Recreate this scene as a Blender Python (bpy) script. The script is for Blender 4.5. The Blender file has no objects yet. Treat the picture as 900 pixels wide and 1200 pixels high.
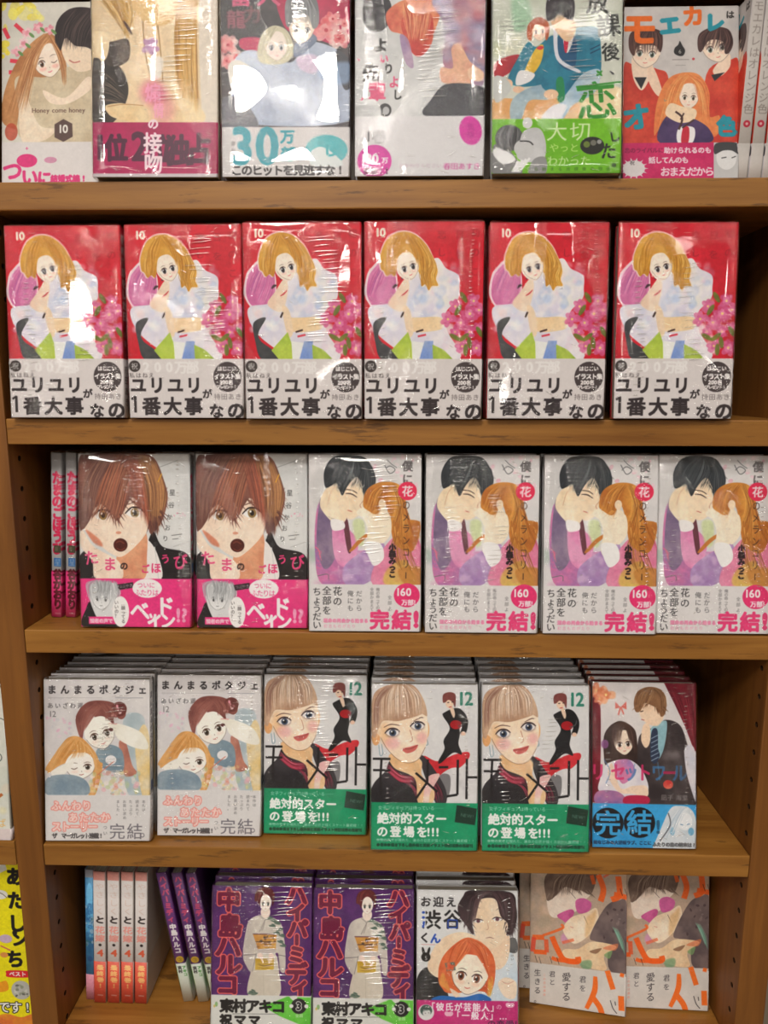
import bpy, bmesh, math, random
import numpy as np
from mathutils import Matrix, Vector
R = math.radians
C = bpy.context.collection
scene = bpy.context.scene

# ------------------------------------------------------------------ camera
EYE = Vector((0, -0.72, 1.45))
F_PX, PITCH, YAW, ROLL = 850.0, 0.172048, 0.0252165, 0.00075553
cam = bpy.data.cameras.new('camera'); cam_o = bpy.data.objects.new('camera', cam); C.objects.link(cam_o)
cam.sensor_fit = 'HORIZONTAL'; cam.sensor_width = 36; cam.lens = F_PX / 900 * 36
fw = Vector((-math.sin(YAW) * math.cos(PITCH), math.cos(YAW) * math.cos(PITCH), -math.sin(PITCH)))
rt = Vector((math.cos(YAW), math.sin(YAW), 0)); up = rt.cross(fw)
rt, up = rt * math.cos(ROLL) + up * math.sin(ROLL), up * math.cos(ROLL) - rt * math.sin(ROLL)
m = Matrix((rt, up, -fw)).transposed().to_4x4(); m.translation = EYE
cam_o.matrix_world = m
cam.clip_start = 0.01
scene.camera = cam_o
# ------------------------------------------------------------------ view, world, ceiling lamps
scene.view_settings.view_transform = 'Standard'; scene.view_settings.look = 'None'
scene.view_settings.gamma = 1; scene.view_settings.use_curve_mapping = False
scene.view_settings.exposure = 0.08
w = bpy.data.worlds.new('shop'); scene.world = w; w.use_nodes = True
w.node_tree.nodes['Background'].inputs[0].default_value = (1.0, 0.93, 0.84, 1)
w.node_tree.nodes['Background'].inputs[1].default_value = 0.03
scene.cycles.transparent_max_bounces = 24
scene.cycles.max_bounces = 8

def lamp(x, y, z, sx, sy, watts, col=(1, 0.95, 0.87), rot=None):
    l = bpy.data.lights.new('ceiling_lamp', 'AREA'); l.shape = 'RECTANGLE'; l.size = sx; l.size_y = sy
    l.energy = watts; l.color = col
    o = bpy.data.objects.new('ceiling_lamp', l); C.objects.link(o); o.location = (x, y, z)
    if rot: o.rotation_euler = rot
    return o
LAMPS = [(-0.34, -1.72, 2.74, 0.40, 0.55, 36), (-0.35, -4.6, 2.74, 0.5, 0.6, 34), (-2.3, -4.3, 2.74, 0.5, 0.6, 34), (2.6, -3.6, 2.74, 0.5, 0.6, 20),
         (1.5, -9.5, 2.74, 0.6, 1.2, 60), (-1.2, -11.5, 2.74, 0.6, 1.2, 60),
         (-1.6, -1.08, 2.74, 3.0, 0.1, 9), (1.5, -1.08, 2.74, 3.0, 0.1, 9), (-1.7, -2.65, 2.74, 3.2, 0.07, 12), (1.7, -2.65, 2.74, 3.2, 0.07, 12)]      # the last four are long tubes
for a in LAMPS: lamp(*a)

# ------------------------------------------------------------------ tagging
def tag(o, label=None, cat=None, group=None, kind=None):
    if label: o['label'] = label
    if cat: o['category'] = cat
    if group: o['group'] = group
    if kind: o['kind'] = kind
    return o
def link(name, me, parent=None, mat=None):
    o = bpy.data.objects.new(name, me); C.objects.link(o)
    if mat and not me.materials: me.materials.append(mat)
    if parent: o.parent = parent
    return o
def empty(name, loc=(0, 0, 0)):
    o = bpy.data.objects.new(name, None); C.objects.link(o); o.location = loc; o.empty_display_size = 0.02
    return o

# ------------------------------------------------------------------ materials
def mat(name, **kw):
    mm = bpy.data.materials.new(name); mm.use_nodes = True
    p = mm.node_tree.nodes['Principled BSDF']
    for k, v in kw.items(): p.inputs[k.replace('_', ' ')].default_value = v
    return mm, mm.node_tree, p
def lin(c):
    c = [x / 255 for x in c]
    return tuple((x / 12.92 if x <= .04045 else ((x + .055) / 1.055) ** 2.4) for x in c) + (1,)
def N(nt, t, **kw):
    n = nt.nodes.new(t)
    for k, v in kw.items():
        if k in ('inp',):
            for kk, vv in v.items(): n.inputs[kk].default_value = vv
        else: setattr(n, k, v)
    return n

def wood(name, base, dark, axis, scuff=0.6, rough=0.42):
    mm, nt, p = mat(name, Roughness=rough)
    L = nt.links.new
    tc = N(nt, 'ShaderNodeTexCoord'); mp = N(nt, 'ShaderNodeMapping')
    sc = {'X': (1.6, 26, 26), 'Z': (26, 26, 1.6)}[axis]
    mp.inputs['Scale'].default_value = sc
    L(tc.outputs['Object'], mp.inputs['Vector'])
    n1 = N(nt, 'ShaderNodeTexNoise', inp={'Scale': 2.2, 'Detail': 7, 'Roughness': .62, 'Distortion': .6})
    L(mp.outputs[0], n1.inputs['Vector'])
    cr = N(nt, 'ShaderNodeValToRGB'); cr.color_ramp.elements[0].position = .32; cr.color_ramp.elements[1].position = .68
    cr.color_ramp.elements[0].color = lin(dark); cr.color_ramp.elements[1].color = lin(base)
    L(n1.outputs['Fac'], cr.inputs[0])
    n3 = N(nt, 'ShaderNodeTexNoise', inp={'Scale': 3.0, 'Detail': 3}); L(tc.outputs['Object'], n3.inputs['Vector'])
    mx0 = N(nt, 'ShaderNodeMix', data_type='RGBA', blend_type='MULTIPLY', inp={0: .45})
    cr3 = N(nt, 'ShaderNodeValToRGB'); cr3.color_ramp.elements[0].color = (.55, .5, .45, 1); cr3.color_ramp.elements[1].color = (1.15, 1.12, 1.1, 1)
    cr3.color_ramp.elements[0].position = .3; cr3.color_ramp.elements[1].position = .7
    L(n3.outputs['Fac'], cr3.inputs[0]); L(cr.outputs[0], mx0.inputs[6]); L(cr3.outputs[0], mx0.inputs[7])
    # scuffs and old sticker residue: blotches stretched along the board
    mp2 = N(nt, 'ShaderNodeMapping'); mp2.inputs['Scale'].default_value = {'X': (9, 40, 75), 'Z': (40, 40, 9)}[axis]
    L(tc.outputs['Object'], mp2.inputs['Vector'])
    n2 = N(nt, 'ShaderNodeTexNoise', inp={'Scale': 1.5, 'Detail': 5, 'Roughness': .65}); L(mp2.outputs[0], n2.inputs['Vector'])
    c2 = N(nt, 'ShaderNodeValToRGB'); c2.color_ramp.elements[0].position = .575; c2.color_ramp.elements[1].position = .64
    L(n2.outputs['Fac'], c2.inputs[0])
    ml = N(nt, 'ShaderNodeMath', operation='MULTIPLY', inp={1: scuff}); L(c2.outputs[0], ml.inputs[0])
    mx = N(nt, 'ShaderNodeMix', data_type='RGBA'); L(ml.outputs[0], mx.inputs[0]); L(mx0.outputs[2], mx.inputs[6])
    mx.inputs[7].default_value = lin((96, 62, 30)); L(mx.outputs[2], p.inputs['Base Color'])
    b = N(nt, 'ShaderNodeBump', inp={'Strength': .12, 'Distance': .001}); L(n1.outputs['Fac'], b.inputs['Height']); L(b.outputs[0], p.inputs['Normal'])
    rr = N(nt, 'ShaderNodeMapRange', inp={3: rough - .1, 4: rough + .15}); L(n3.outputs['Fac'], rr.inputs[0]); L(rr.outputs[0], p.inputs['Roughness'])
    return mm
M_SHELF = wood('honey_oak_shelf', (176, 123, 55), (138, 88, 34), 'X', .75)
M_PANEL = wood('honey_oak_panel', (144, 92, 36), (118, 71, 25), 'Z', .15, .5)
M_BACK = wood('dark_back_board', (78, 52, 30), (60, 38, 22), 'Z', .1)
M_HOLE, _, _ = mat('peg_socket_brown', Base_Color=lin((60, 38, 20)), Roughness=.4, Metallic=.3)

def film_mat():
    mm = bpy.data.materials.new('shrink_film'); mm.use_nodes = True; nt = mm.node_tree; nt.nodes.clear(); L = nt.links.new
    out = N(nt, 'ShaderNodeOutputMaterial'); tr = N(nt, 'ShaderNodeBsdfTransparent'); gl = N(nt, 'ShaderNodeBsdfGlossy', inp={'Roughness': .05, 'Color': (1, 1, 1, 1)})
    tr.inputs[0].default_value = (1, 1, 1, 1)
    mix = N(nt, 'ShaderNodeMixShader')
    tc = N(nt, 'ShaderNodeTexCoord'); oi = N(nt, 'ShaderNodeObjectInfo'); wv = N(nt, 'ShaderNodeMath', operation='MULTIPLY', inp={1: 60})
    L(oi.outputs['Random'], wv.inputs[0])
    def noise(scale, sc=(1, 1, 1), det=2, rough=.5, off=0):
        mp = N(nt, 'ShaderNodeMapping'); mp.inputs['Scale'].default_value = sc; L(tc.outputs['Object'], mp.inputs['Vector'])
        n = N(nt, 'ShaderNodeTexNoise', noise_dimensions='4D', inp={'Scale': scale, 'Detail': det, 'Roughness': rough}); L(mp.outputs[0], n.inputs['Vector'])
        a = N(nt, 'ShaderNodeMath', operation='ADD', inp={1: off}); L(wv.outputs[0], a.inputs[0]); L(a.outputs[0], n.inputs['W'])
        return n.outputs['Fac']
    def ramp(s, a, b):
        r = N(nt, 'ShaderNodeMapRange', inp={1: a, 2: b}); r.clamp = True; L(s, r.inputs[0]); return r.outputs[0]
    def op(o, a, b):
        n = N(nt, 'ShaderNodeMath', operation=o)
        for i, v in enumerate((a, b)):
            if isinstance(v, (int, float)): n.inputs[i].default_value = v
            else: L(v, n.inputs[i])
        return n.outputs[0]
    big = noise(16, det=1)                                   # slow bulges
    lad_mask = op('MULTIPLY', ramp(noise(1, (26, 26, 2.0), 1, .5, 5), .51, .57), ramp(noise(1, (9, 9, 9), 1, .5, 9), .42, .52))
    lad = noise(1, (38, 38, 330), 2, .6, 3)                  # horizontal pleats in narrow upright strips
    sx_ = N(nt, 'ShaderNodeSeparateXYZ'); L(tc.outputs['Object'], sx_.inputs[0]); ax = op('ABSOLUTE', sx_.outputs[0], 0)
    lad_mask = op('MAXIMUM', lad_mask, op('MULTIPLY', ramp(ax, .047, .053), ramp(noise(1, (6, 6, 12), 1, .5, 15), .47, .55)))
    cr_mask = ramp(noise(1, (14, 14, 14), 1, .5, 21), .55, .66)
    cr = noise(1, (330, 120, 90), 4, .7, 31)                 # slanting crinkles
    fine = noise(220, det=3, rough=.6, off=2)
    h = op('ADD', op('MULTIPLY', big, 1.5), op('MULTIPLY', op('MULTIPLY', lad, lad_mask), 2.0))
    h = op('ADD', h, op('MULTIPLY', op('MULTIPLY', cr, cr_mask), 4.0)); h = op('ADD', h, op('MULTIPLY', fine, .03))
    b = N(nt, 'ShaderNodeBump', inp={'Strength': 1.0, 'Distance': .0012}); L(h, b.inputs['Height'])
    L(b.outputs[0], gl.inputs['Normal'])
    fr = N(nt, 'ShaderNodeFresnel', inp={'IOR': 1.48})
    gm = N(nt, 'ShaderNodeNewGeometry'); ir = N(nt, 'ShaderNodeMapRange', inp={3: 1.48, 4: 1 / 1.48}); L(gm.outputs['Backfacing'], ir.inputs[0]); L(ir.outputs[0], fr.inputs['IOR'])
    f2 = op('MULTIPLY', fr.outputs[0], op('ADD', 1.35, op('MULTIPLY', lad_mask, .9))); L(f2, mix.inputs[0])
    L(tr.outputs[0], mix.inputs[1]); L(gl.outputs[0], mix.inputs[2]); L(mix.outputs[0], out.inputs[0])
    return mm
M_FILM = film_mat()
def crease_mat():
    mm = bpy.data.materials.new('film_crease'); mm.use_nodes = True; nt = mm.node_tree; nt.nodes.clear(); L = nt.links.new
    out = N(nt, 'ShaderNodeOutputMaterial'); tr = N(nt, 'ShaderNodeBsdfTransparent'); gl = N(nt, 'ShaderNodeBsdfGlossy', inp={'Roughness': .24, 'Color': (1, 1, 1, 1)})
    lw = N(nt, 'ShaderNodeLayerWeight', inp={'Blend': .35}); mr = N(nt, 'ShaderNodeMapRange', inp={3: .5, 4: .85}); L(lw.outputs['Facing'], mr.inputs[0])
    mix = N(nt, 'ShaderNodeMixShader'); L(mr.outputs[0], mix.inputs[0]); L(tr.outputs[0], mix.inputs[1]); L(gl.outputs[0], mix.inputs[2]); L(mix.outputs[0], out.inputs[0])
    return mm
M_CREASE = crease_mat()

def page_mat():
    mm, nt, p = mat('page_edges', Roughness=.9); L = nt.links.new
    tc = N(nt, 'ShaderNodeTexCoord'); wv = N(nt, 'ShaderNodeTexNoise', inp={'Scale': 1.0, 'Detail': 2}); mp = N(nt, 'ShaderNodeMapping')
    mp.inputs['Scale'].default_value = (6, 2600, 6); L(tc.outputs['Object'], mp.inputs['Vector']); L(mp.outputs[0], wv.inputs['Vector'])
    cr = N(nt, 'ShaderNodeValToRGB'); cr.color_ramp.elements[0].color = lin((110, 103, 92)); cr.color_ramp.elements[1].color = lin((176, 168, 152))
    cr.color_ramp.elements[0].position = .3; cr.color_ramp.elements[1].position = .7
    L(wv.outputs['Fac'], cr.inputs[0]); L(cr.outputs[0], p.inputs['Base Color'])
    return mm
M_PAGE = page_mat()

# ------------------------------------------------------------------ a small painter for the printed covers
def font_glyphs():
    c = bpy.data.curves.new('glyph', 'FONT'); c.resolution_u = 3; o = bpy.data.objects.new('glyph', c); C.objects.link(o)
    cache = {}
    def get(ch):
        if ch not in cache:
            c.body = ch; dg = bpy.context.evaluated_depsgraph_get(); ev = o.evaluated_get(dg); me = ev.to_mesh()
            me.calc_loop_triangles()
            co = np.array([v.co[:2] for v in me.vertices]).reshape(-1, 2)
            tr = np.array([t.vertices[:] for t in me.loop_triangles]).reshape(-1, 3)
            if len(tr):
                P = co[tr]; ar = (P[:, 1, 0] - P[:, 0, 0]) * (P[:, 2, 1] - P[:, 0, 1]) - (P[:, 1, 1] - P[:, 0, 1]) * (P[:, 2, 0] - P[:, 0, 0])
                P[ar < 0] = P[ar < 0][:, ::-1]
                e = np.concatenate([P[:, [0, 1]], P[:, [1, 2]], P[:, [2, 0]]]); cache[ch] = (e, co.min(0), co.max(0))
            else: cache[ch] = (None, np.zeros(2), np.zeros(2))
            ev.to_mesh_clear()
        return cache[ch]
    return get, o, c
glyph, GO, GC = font_glyphs()

def coverage(E, W, H, sub=3):
    """E: edges (n,2,2) in pixels -> (x0,y0,mask)"""
    x0 = int(max(0, math.floor(E[..., 0].min()))); x1 = int(min(W, math.ceil(E[..., 0].max()) + 1))
    y0 = int(max(0, math.floor(E[..., 1].min()))); y1 = int(min(H, math.ceil(E[..., 1].max()) + 1))
    if x1 <= x0 or y1 <= y0: return None
    w, h = x1 - x0, y1 - y0
    A = E[:, 0]; B = E[:, 1]; d = np.where(B[:, 1] > A[:, 1], 1., -1.)
    sw = (B[:, 1] < A[:, 1])[:, None]; lo = np.where(sw, B, A); hi = np.where(sw, A, B)
    r0 = np.ceil((lo[:, 1] - y0) * sub - .5).astype(int).clip(0, h * sub); r1 = np.ceil((hi[:, 1] - y0) * sub - .5).astype(int).clip(0, h * sub)
    cnt = (r1 - r0).clip(0); idx = np.repeat(np.arange(len(E)), cnt)
    if not len(idx): return None
    row = r0[idx] + (np.arange(len(idx)) - np.repeat(np.cumsum(cnt) - cnt, cnt))
    yy = (row + .5) / sub + y0; dy = hi[:, 1] - lo[:, 1]
    x = lo[idx, 0] + (yy - lo[idx, 1]) / dy[idx] * (hi[idx, 0] - lo[idx, 0]) - x0
    x = x.clip(0, w - 1e-4); xi = x.astype(int); f = x - xi
    acc = np.zeros((h * sub, w + 2)); np.add.at(acc, (row, xi), d[idx] * (1 - f)); np.add.at(acc, (row, xi + 1), d[idx] * f)
    mk = np.abs(np.cumsum(acc, 1)[:, :w]).clip(0, 1).reshape(h, sub, w).mean(1)
    return x0, y0, mk

def blur(a, r):
    r = int(r)
    if r < 1: return a
    for ax in (0, 1):
        for _ in range(2):
            p = np.pad(a, [(r + 1, r) if i == ax else (0, 0) for i in (0, 1)], mode='constant')
            c = np.cumsum(p, ax); n = a.shape[ax]
            a = (np.take(c, np.arange(2 * r + 1, 2 * r + 1 + n), ax) - np.take(c, np.arange(0, n), ax)) / (2 * r + 1)
    return a
def curve(pts, closed=True, k=6):
    P = np.array(pts, float); n = len(P)
    if n < 3: return P
    t = np.arange(k) / k; out = []
    for i in range(n if closed else n - 1):
        g = (lambda j: P[j % n]) if closed else (lambda j: P[min(max(j, 0), n - 1)])
        a, b, c, d = g(i - 1), g(i), g(i + 1), g(i + 2); T = t[:, None]
        out.append(.5 * ((2 * b) + (-a + c) * T + (2 * a - 5 * b + 4 * c - d) * T ** 2 + (-a + 3 * b - 3 * c + d) * T ** 3))
    if not closed: out.append(P[-1:])
    return np.concatenate(out)

class Art:
    """paints one printed jacket: front (100 units wide) with its spine to the right"""
    def __init__(s, name, bg, fr, H=156., sw=12., skew=0., S=4., seed=1):
        s.name, s.S, s.H, s.sw, s.skew = name, S, H, sw, skew
        s.x0, s.y0, s.x1, s.y1 = fr; s.W, s.Hp = int((100 + sw) * S), int(H * S)
        s.kx = 100 * S / (s.x1 - s.x0); s.ky = H * S / (s.y1 - s.y0)
        s.a = np.empty((s.Hp, s.W, 3)); s.a[:] = bg; s.r = random.Random(seed); s.g = np.random.default_rng(seed)
        n = np.zeros((s.Hp, s.W)); 
        for q, am in ((6, .5), (14, .3), (34, .2)):
            hh, ww = int(s.Hp * q / s.W) + 2, q + 2; z = s.g.random((hh, ww)); yy = np.linspace(0, hh - 1.01, s.Hp); xx = np.linspace(0, ww - 1.01, s.W)
            yi, xi = yy.astype(int), xx.astype(int); fy = (yy - yi)[:, None]; fx = (xx - xi)[None]
            fy = fy * fy * (3 - 2 * fy); fx = fx * fx * (3 - 2 * fx)
            n += am * ((z[yi][:, xi] * (1 - fx) + z[yi][:, xi + 1] * fx) * (1 - fy) + (z[yi + 1][:, xi] * (1 - fx) + z[yi + 1][:, xi + 1] * fx) * fy)
        s.n = ((n - .5) * 2.6 + .5).clip(0, 1)
        s.yb = None
    def T(s, pts):
        P = np.array(pts, float).reshape(-1, 2)
        return np.stack([(P[:, 0] - s.x0) * s.kx, (P[:, 1] - s.y0 - s.skew * (P[:, 0] - s.x0)) * s.ky], 1)
    def put(s, cv, c, c2=None, a=1., soft=0, clip=None):
        if cv is None: return
        x, y, mk = cv
        if soft:
            r = int(soft * s.kx); mk = np.pad(mk, 2 * r); x -= 2 * r; y -= 2 * r; mk = blur(mk, r)
            X0, Y0 = max(0, -x), max(0, -y); mk = mk[Y0:, X0:]; x += X0; y += Y0; mk = mk[:max(0, s.Hp - y), :max(0, s.W - x)]
        h, w = mk.shape
        if h < 1 or w < 1: return
        mk = (mk * a)[..., None]; sl = s.a[y:y + h, x:x + w]; col = np.array(c, float)
        if c2 is not None: t = s.n[y:y + h, x:x + w][..., None]; col = col * (1 - t) + np.array(c2, float) * t
        sl += (col - sl) * mk
    def poly(s, P): return np.stack([P, np.roll(P, -1, 0)], 1)
    def fill(s, pts, c, c2=None, a=1., soft=0, sm=True):
        P = s.T(curve(pts) if sm else pts); s.put(coverage(s.poly(P), s.W, s.Hp), c, c2, a, soft)
    def rect(s, x0, y0, x1, y1, c, c2=None, a=1., soft=0): s.fill([(x0, y0), (x1, y0), (x1, y1), (x0, y1)], c, c2, a, soft, False)
    def ell(s, cx, cy, rx, ry, c, c2=None, rot=0., a=1., soft=0):
        t = np.linspace(0, 2 * np.pi, 26)[:-1]; cr, sr = math.cos(R(rot)), math.sin(R(rot)); X, Y = rx * np.cos(t), ry * np.sin(t)
        s.fill(np.stack([cx + X * cr - Y * sr, cy + X * sr + Y * cr], 1), c, c2, a, soft, False)
    def line(s, pts, wd, c, a=1., taper=0., soft=0, sm=True):
        P = s.T(curve(pts, False, 5) if sm and len(pts) > 2 else pts); n = len(P)
        if n < 2: return
        d = np.gradient(P, axis=0); d /= np.maximum(np.hypot(d[:, 0], d[:, 1]), 1e-6)[:, None]; q = np.stack([-d[:, 1], d[:, 0]], 1)
        t = np.linspace(0, 1, n); k = wd * s.kx / 2 * (1 - taper * np.abs(2 * t - 1) ** 1.5)
        s.put(coverage(s.poly(np.concatenate([P + q * k[:, None], (P - q * k[:, None])[::-1]])), s.W, s.Hp), c, None, a, soft)
    def hair(s, A, B, n, cols, wd=3, a=.55, jit=3):
        A = np.array(A, float); B = np.array(B, float)
        n = int(n * 1.7); wd *= .62; a = min(1, a * 1.25)
        for i in range(n):
            t = s.r.random() * 1.06 - .03; P = A * (1 - t) + B * t; P = np.concatenate([P[:-1], P[-1:] + (P[-1:] - P[-2:-1]) * s.r.uniform(-.2, .12)])
            P = P + np.array([[s.r.gauss(0, jit), s.r.gauss(0, jit)] for _ in A])
            s.line(P, wd * s.r.uniform(.4, 1.4), s.r.choice(cols), a * s.r.uniform(.5, 1), .9)
    def tufts(s, path, n, L, cols, wd=5, a=.9):
        P = curve(path, False, 8); c = P.mean(0)
        for i in range(n):
            q = P[s.r.randrange(len(P))]; d = q - c; d = d / max(1, np.hypot(*d)) * .45 + np.array([s.r.gauss(0, .25), .8]); b = q - d * L * .6; e = q + d * L * s.r.uniform(.4, 1.)
            k = np.array([-d[1], d[0]]) * wd * s.r.uniform(.4, .8)
            s.fill([b - k, b + k, (b + e) / 2 + k * .6, e, (b + e) / 2 - k * .6], s.r.choice(cols), None, a, 0, False)
    def blobs(s, box, n, cols, r, a=.5, soft=0):
        for i in range(n):
            s.ell(s.r.uniform(box[0], box[2]), s.r.uniform(box[1], box[3]), r * s.r.uniform(.4, 1.2), r * s.r.uniform(.4, 1.2), s.r.choice(cols), None, s.r.uniform(0, 180), a * s.r.uniform(.5, 1), soft)
    def flower(s, cx, cy, r, c, c2, core=None, n=6):
        for i in range(n):
            t = 2 * math.pi * i / n + s.r.random(); s.ell(cx + r * .5 * math.cos(t), cy + r * .5 * math.sin(t), r * .55, r * .36, c, c2, math.degrees(t), .85)
        for i in range(n):
            t = 2 * math.pi * i / n + s.r.random(); s.ell(cx + r * .25 * math.cos(t), cy + r * .25 * math.sin(t), r * .3, r * .2, c2, c, math.degrees(t), .6)
        if core: s.ell(cx, cy, r * .15, r * .15, core)
    def glyphs(s, items, c, bold=0., outline=None, a=1., soft=0):
        for ch, cx, cy, size, sx, rot in items:
            e, lo, hi = glyph(ch)
            if e is None: continue
            if ord(ch) < 0x2000: mid = np.array([(lo[0] + hi[0]) / 2, .34])
            else: mid = np.array([.5, .38])
            q = (e - mid) * np.array([size * sx, -size]); cr, sr = math.cos(R(rot)), math.sin(R(rot))
            q = np.stack([q[..., 0] * cr - q[..., 1] * sr + cx, q[..., 0] * sr + q[..., 1] * cr + cy], -1)
            E = s.T(q).reshape(-1, 2, 2); pad = int(4 + (bold + (outline[1] if outline else 0)) * s.kx)
            cv = coverage(E, s.W, s.Hp)
            if cv is None: continue
            x, y, mk = cv; mk = np.pad(mk, pad); x -= pad; y -= pad
            def dil(mk, r):
                o = mk
                for t in np.arange(0, 2 * math.pi, math.pi / 4):
                    for rr in ((r,) if r < 2.5 else (r / 2, r)): o = np.maximum(o, np.roll(mk, (int(round(rr * math.sin(t))), int(round(rr * math.cos(t)))), (0, 1)))
                return o
            if bold: mk = dil(mk, max(1, bold * s.kx)) if bold * s.kx >= .6 else np.maximum(mk, .8 * np.roll(mk, 1, 1))
            X0, Y0 = max(0, -x), max(0, -y)
            cut = lambda z: z[Y0:, X0:][:max(0, s.Hp - y - Y0), :max(0, s.W - x - X0)]
            if outline: s.put((x + X0, y + Y0, cut(dil(mk, max(1, outline[1] * s.kx)))), outline[0], None, a)
            s.put((x + X0, y + Y0, cut(mk)), c, None, a, soft)
    def ht(s, txt, x, y, size, c, dx=None, sx=1., rot=0., **k):
        """horizontal line of text; x,y = centre of the first character"""
        it = []; cx = x; prev = None
        for ch in txt:
            e, lo, hi = glyph(ch); wch = 1. if ord(ch) >= 0x2000 else (max(hi[0] - lo[0], .25) + .1)
            if prev is not None: cx += (dx if dx else size * sx * (prev + wch) / 2)
            prev = wch; it.append((ch, cx, y + (cx - x) * math.tan(R(rot)), size, sx, rot))
        s.glyphs(it, c, **k)
    def vt(s, txt, x, y, size, c, dy=None, sx=1., rot=0., slant=0., **k):
        """vertical column; the long vowel mark is turned as in vertical setting"""
        dy = dy or size; it = []
        for i, ch in enumerate(txt):
            it.append((ch, x + i * slant, y + i * dy, size, sx, 90 if ch == 'ー' else rot))
        s.glyphs(it, c, **k)
    def face(s, cx, cy, w, h, rot, skin, iris, mouth=(200, 90, 90), look=0., wink=0, blush=(240, 150, 140), eye=.2, line=(90, 60, 50), shape=True):
        cr, sr = math.cos(R(rot)), math.sin(R(rot)); f = lambda u, v: (cx + (u * w) * cr - (v * h) * sr, cy + (u * w) * sr + (v * h) * cr)
        if shape:
            P = [f(*p) for p in ((-1, -.3), (-.98, .15), (-.78, .55), (-.38, .88), (0, 1.02), (.38, .88), (.78, .55), (.98, .15), (1, -.3), (.6, -.95), (0, -1.1), (-.6, -.95))]
            s.fill(P, skin, [min(255, q + 8) for q in skin]); s.line([f(*p) for p in ((-.98, .1), (-.78, .55), (-.38, .88), (0, 1.02), (.38, .88), (.78, .55), (.98, .1))], .03 * w, line, .6)
        for sd in (-1, 1):
            ex = sd * .44 + look * .12
            s.ell(*f(ex, .42), .26 * w, .13 * h, blush, None, rot, .35, .06 * w)
            if wink == sd:
                s.line([f(ex - .22, .12), f(ex, .2), f(ex + .22, .1)], .05 * w, line, 1, .4)
            else:
                s.ell(*f(ex, .1), eye * w * 1.1, eye * h * .95, (250, 248, 246), None, rot)
                s.ell(*f(ex + look * .03, .11), eye * w * .72, eye * h * .95, iris, None, rot); s.ell(*f(ex + look * .03, .12), eye * w * .36, eye * h * .5, [q * .35 for q in iris], None, rot)
                s.ell(*f(ex - .06, .03), eye * w * .2, eye * h * .22, (255, 255, 255), None, rot)
                s.line([f(ex - eye * 1.25, .06), f(ex - eye * .5, -.1), f(ex + eye * .6, -.1), f(ex + eye * 1.25, .05)], .075 * w, line, 1, .5)
            s.line([f(ex - .24, -.22), f(ex, -.3), f(ex + .24, -.24)], .04 * w, line, .8, .7)
        s.line([f(.02 + look * .1, .38), f(.05 + look * .1, .46)], .04 * w, line, .6)
        s.line([f(-.16 + look * .12, .66), f(look * .12, .7), f(.17 + look * .12, .64)], .06 * w, mouth, .95, .5)
    def image(s):
        # watercolour mottling and a faint paper grain, then the slight softness of offset print
        g = s.g.random((s.Hp, s.W)); m1 = blur(g, 2); m2 = blur(g, 7); m1 = (m1 - m1.mean()) / m1.std(); m2 = (m2 - m2.mean()) / m2.std()
        k = 1 + (.016 * m1 + .014 * m2)[..., None] * (.4 + .6 * (s.a.max(2) - s.a.min(2) > 24)[..., None]); s.a = (s.a * k).clip(0, 255)
        s.a = s.a * .45 + .55 * np.stack([blur(np.pad(s.a[..., c], 3, mode='edge'), 1)[3:-3, 3:-3] for c in range(3)], 2)
        im = bpy.data.images.new(s.name, s.W, s.Hp); px = np.ones((s.Hp, s.W, 4), np.float32); px[..., :3] = (s.a / 255).clip(0, 1)[::-1]
        im.pixels.foreach_set(px.ravel()); im.update(); im.pack(); return im
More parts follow.
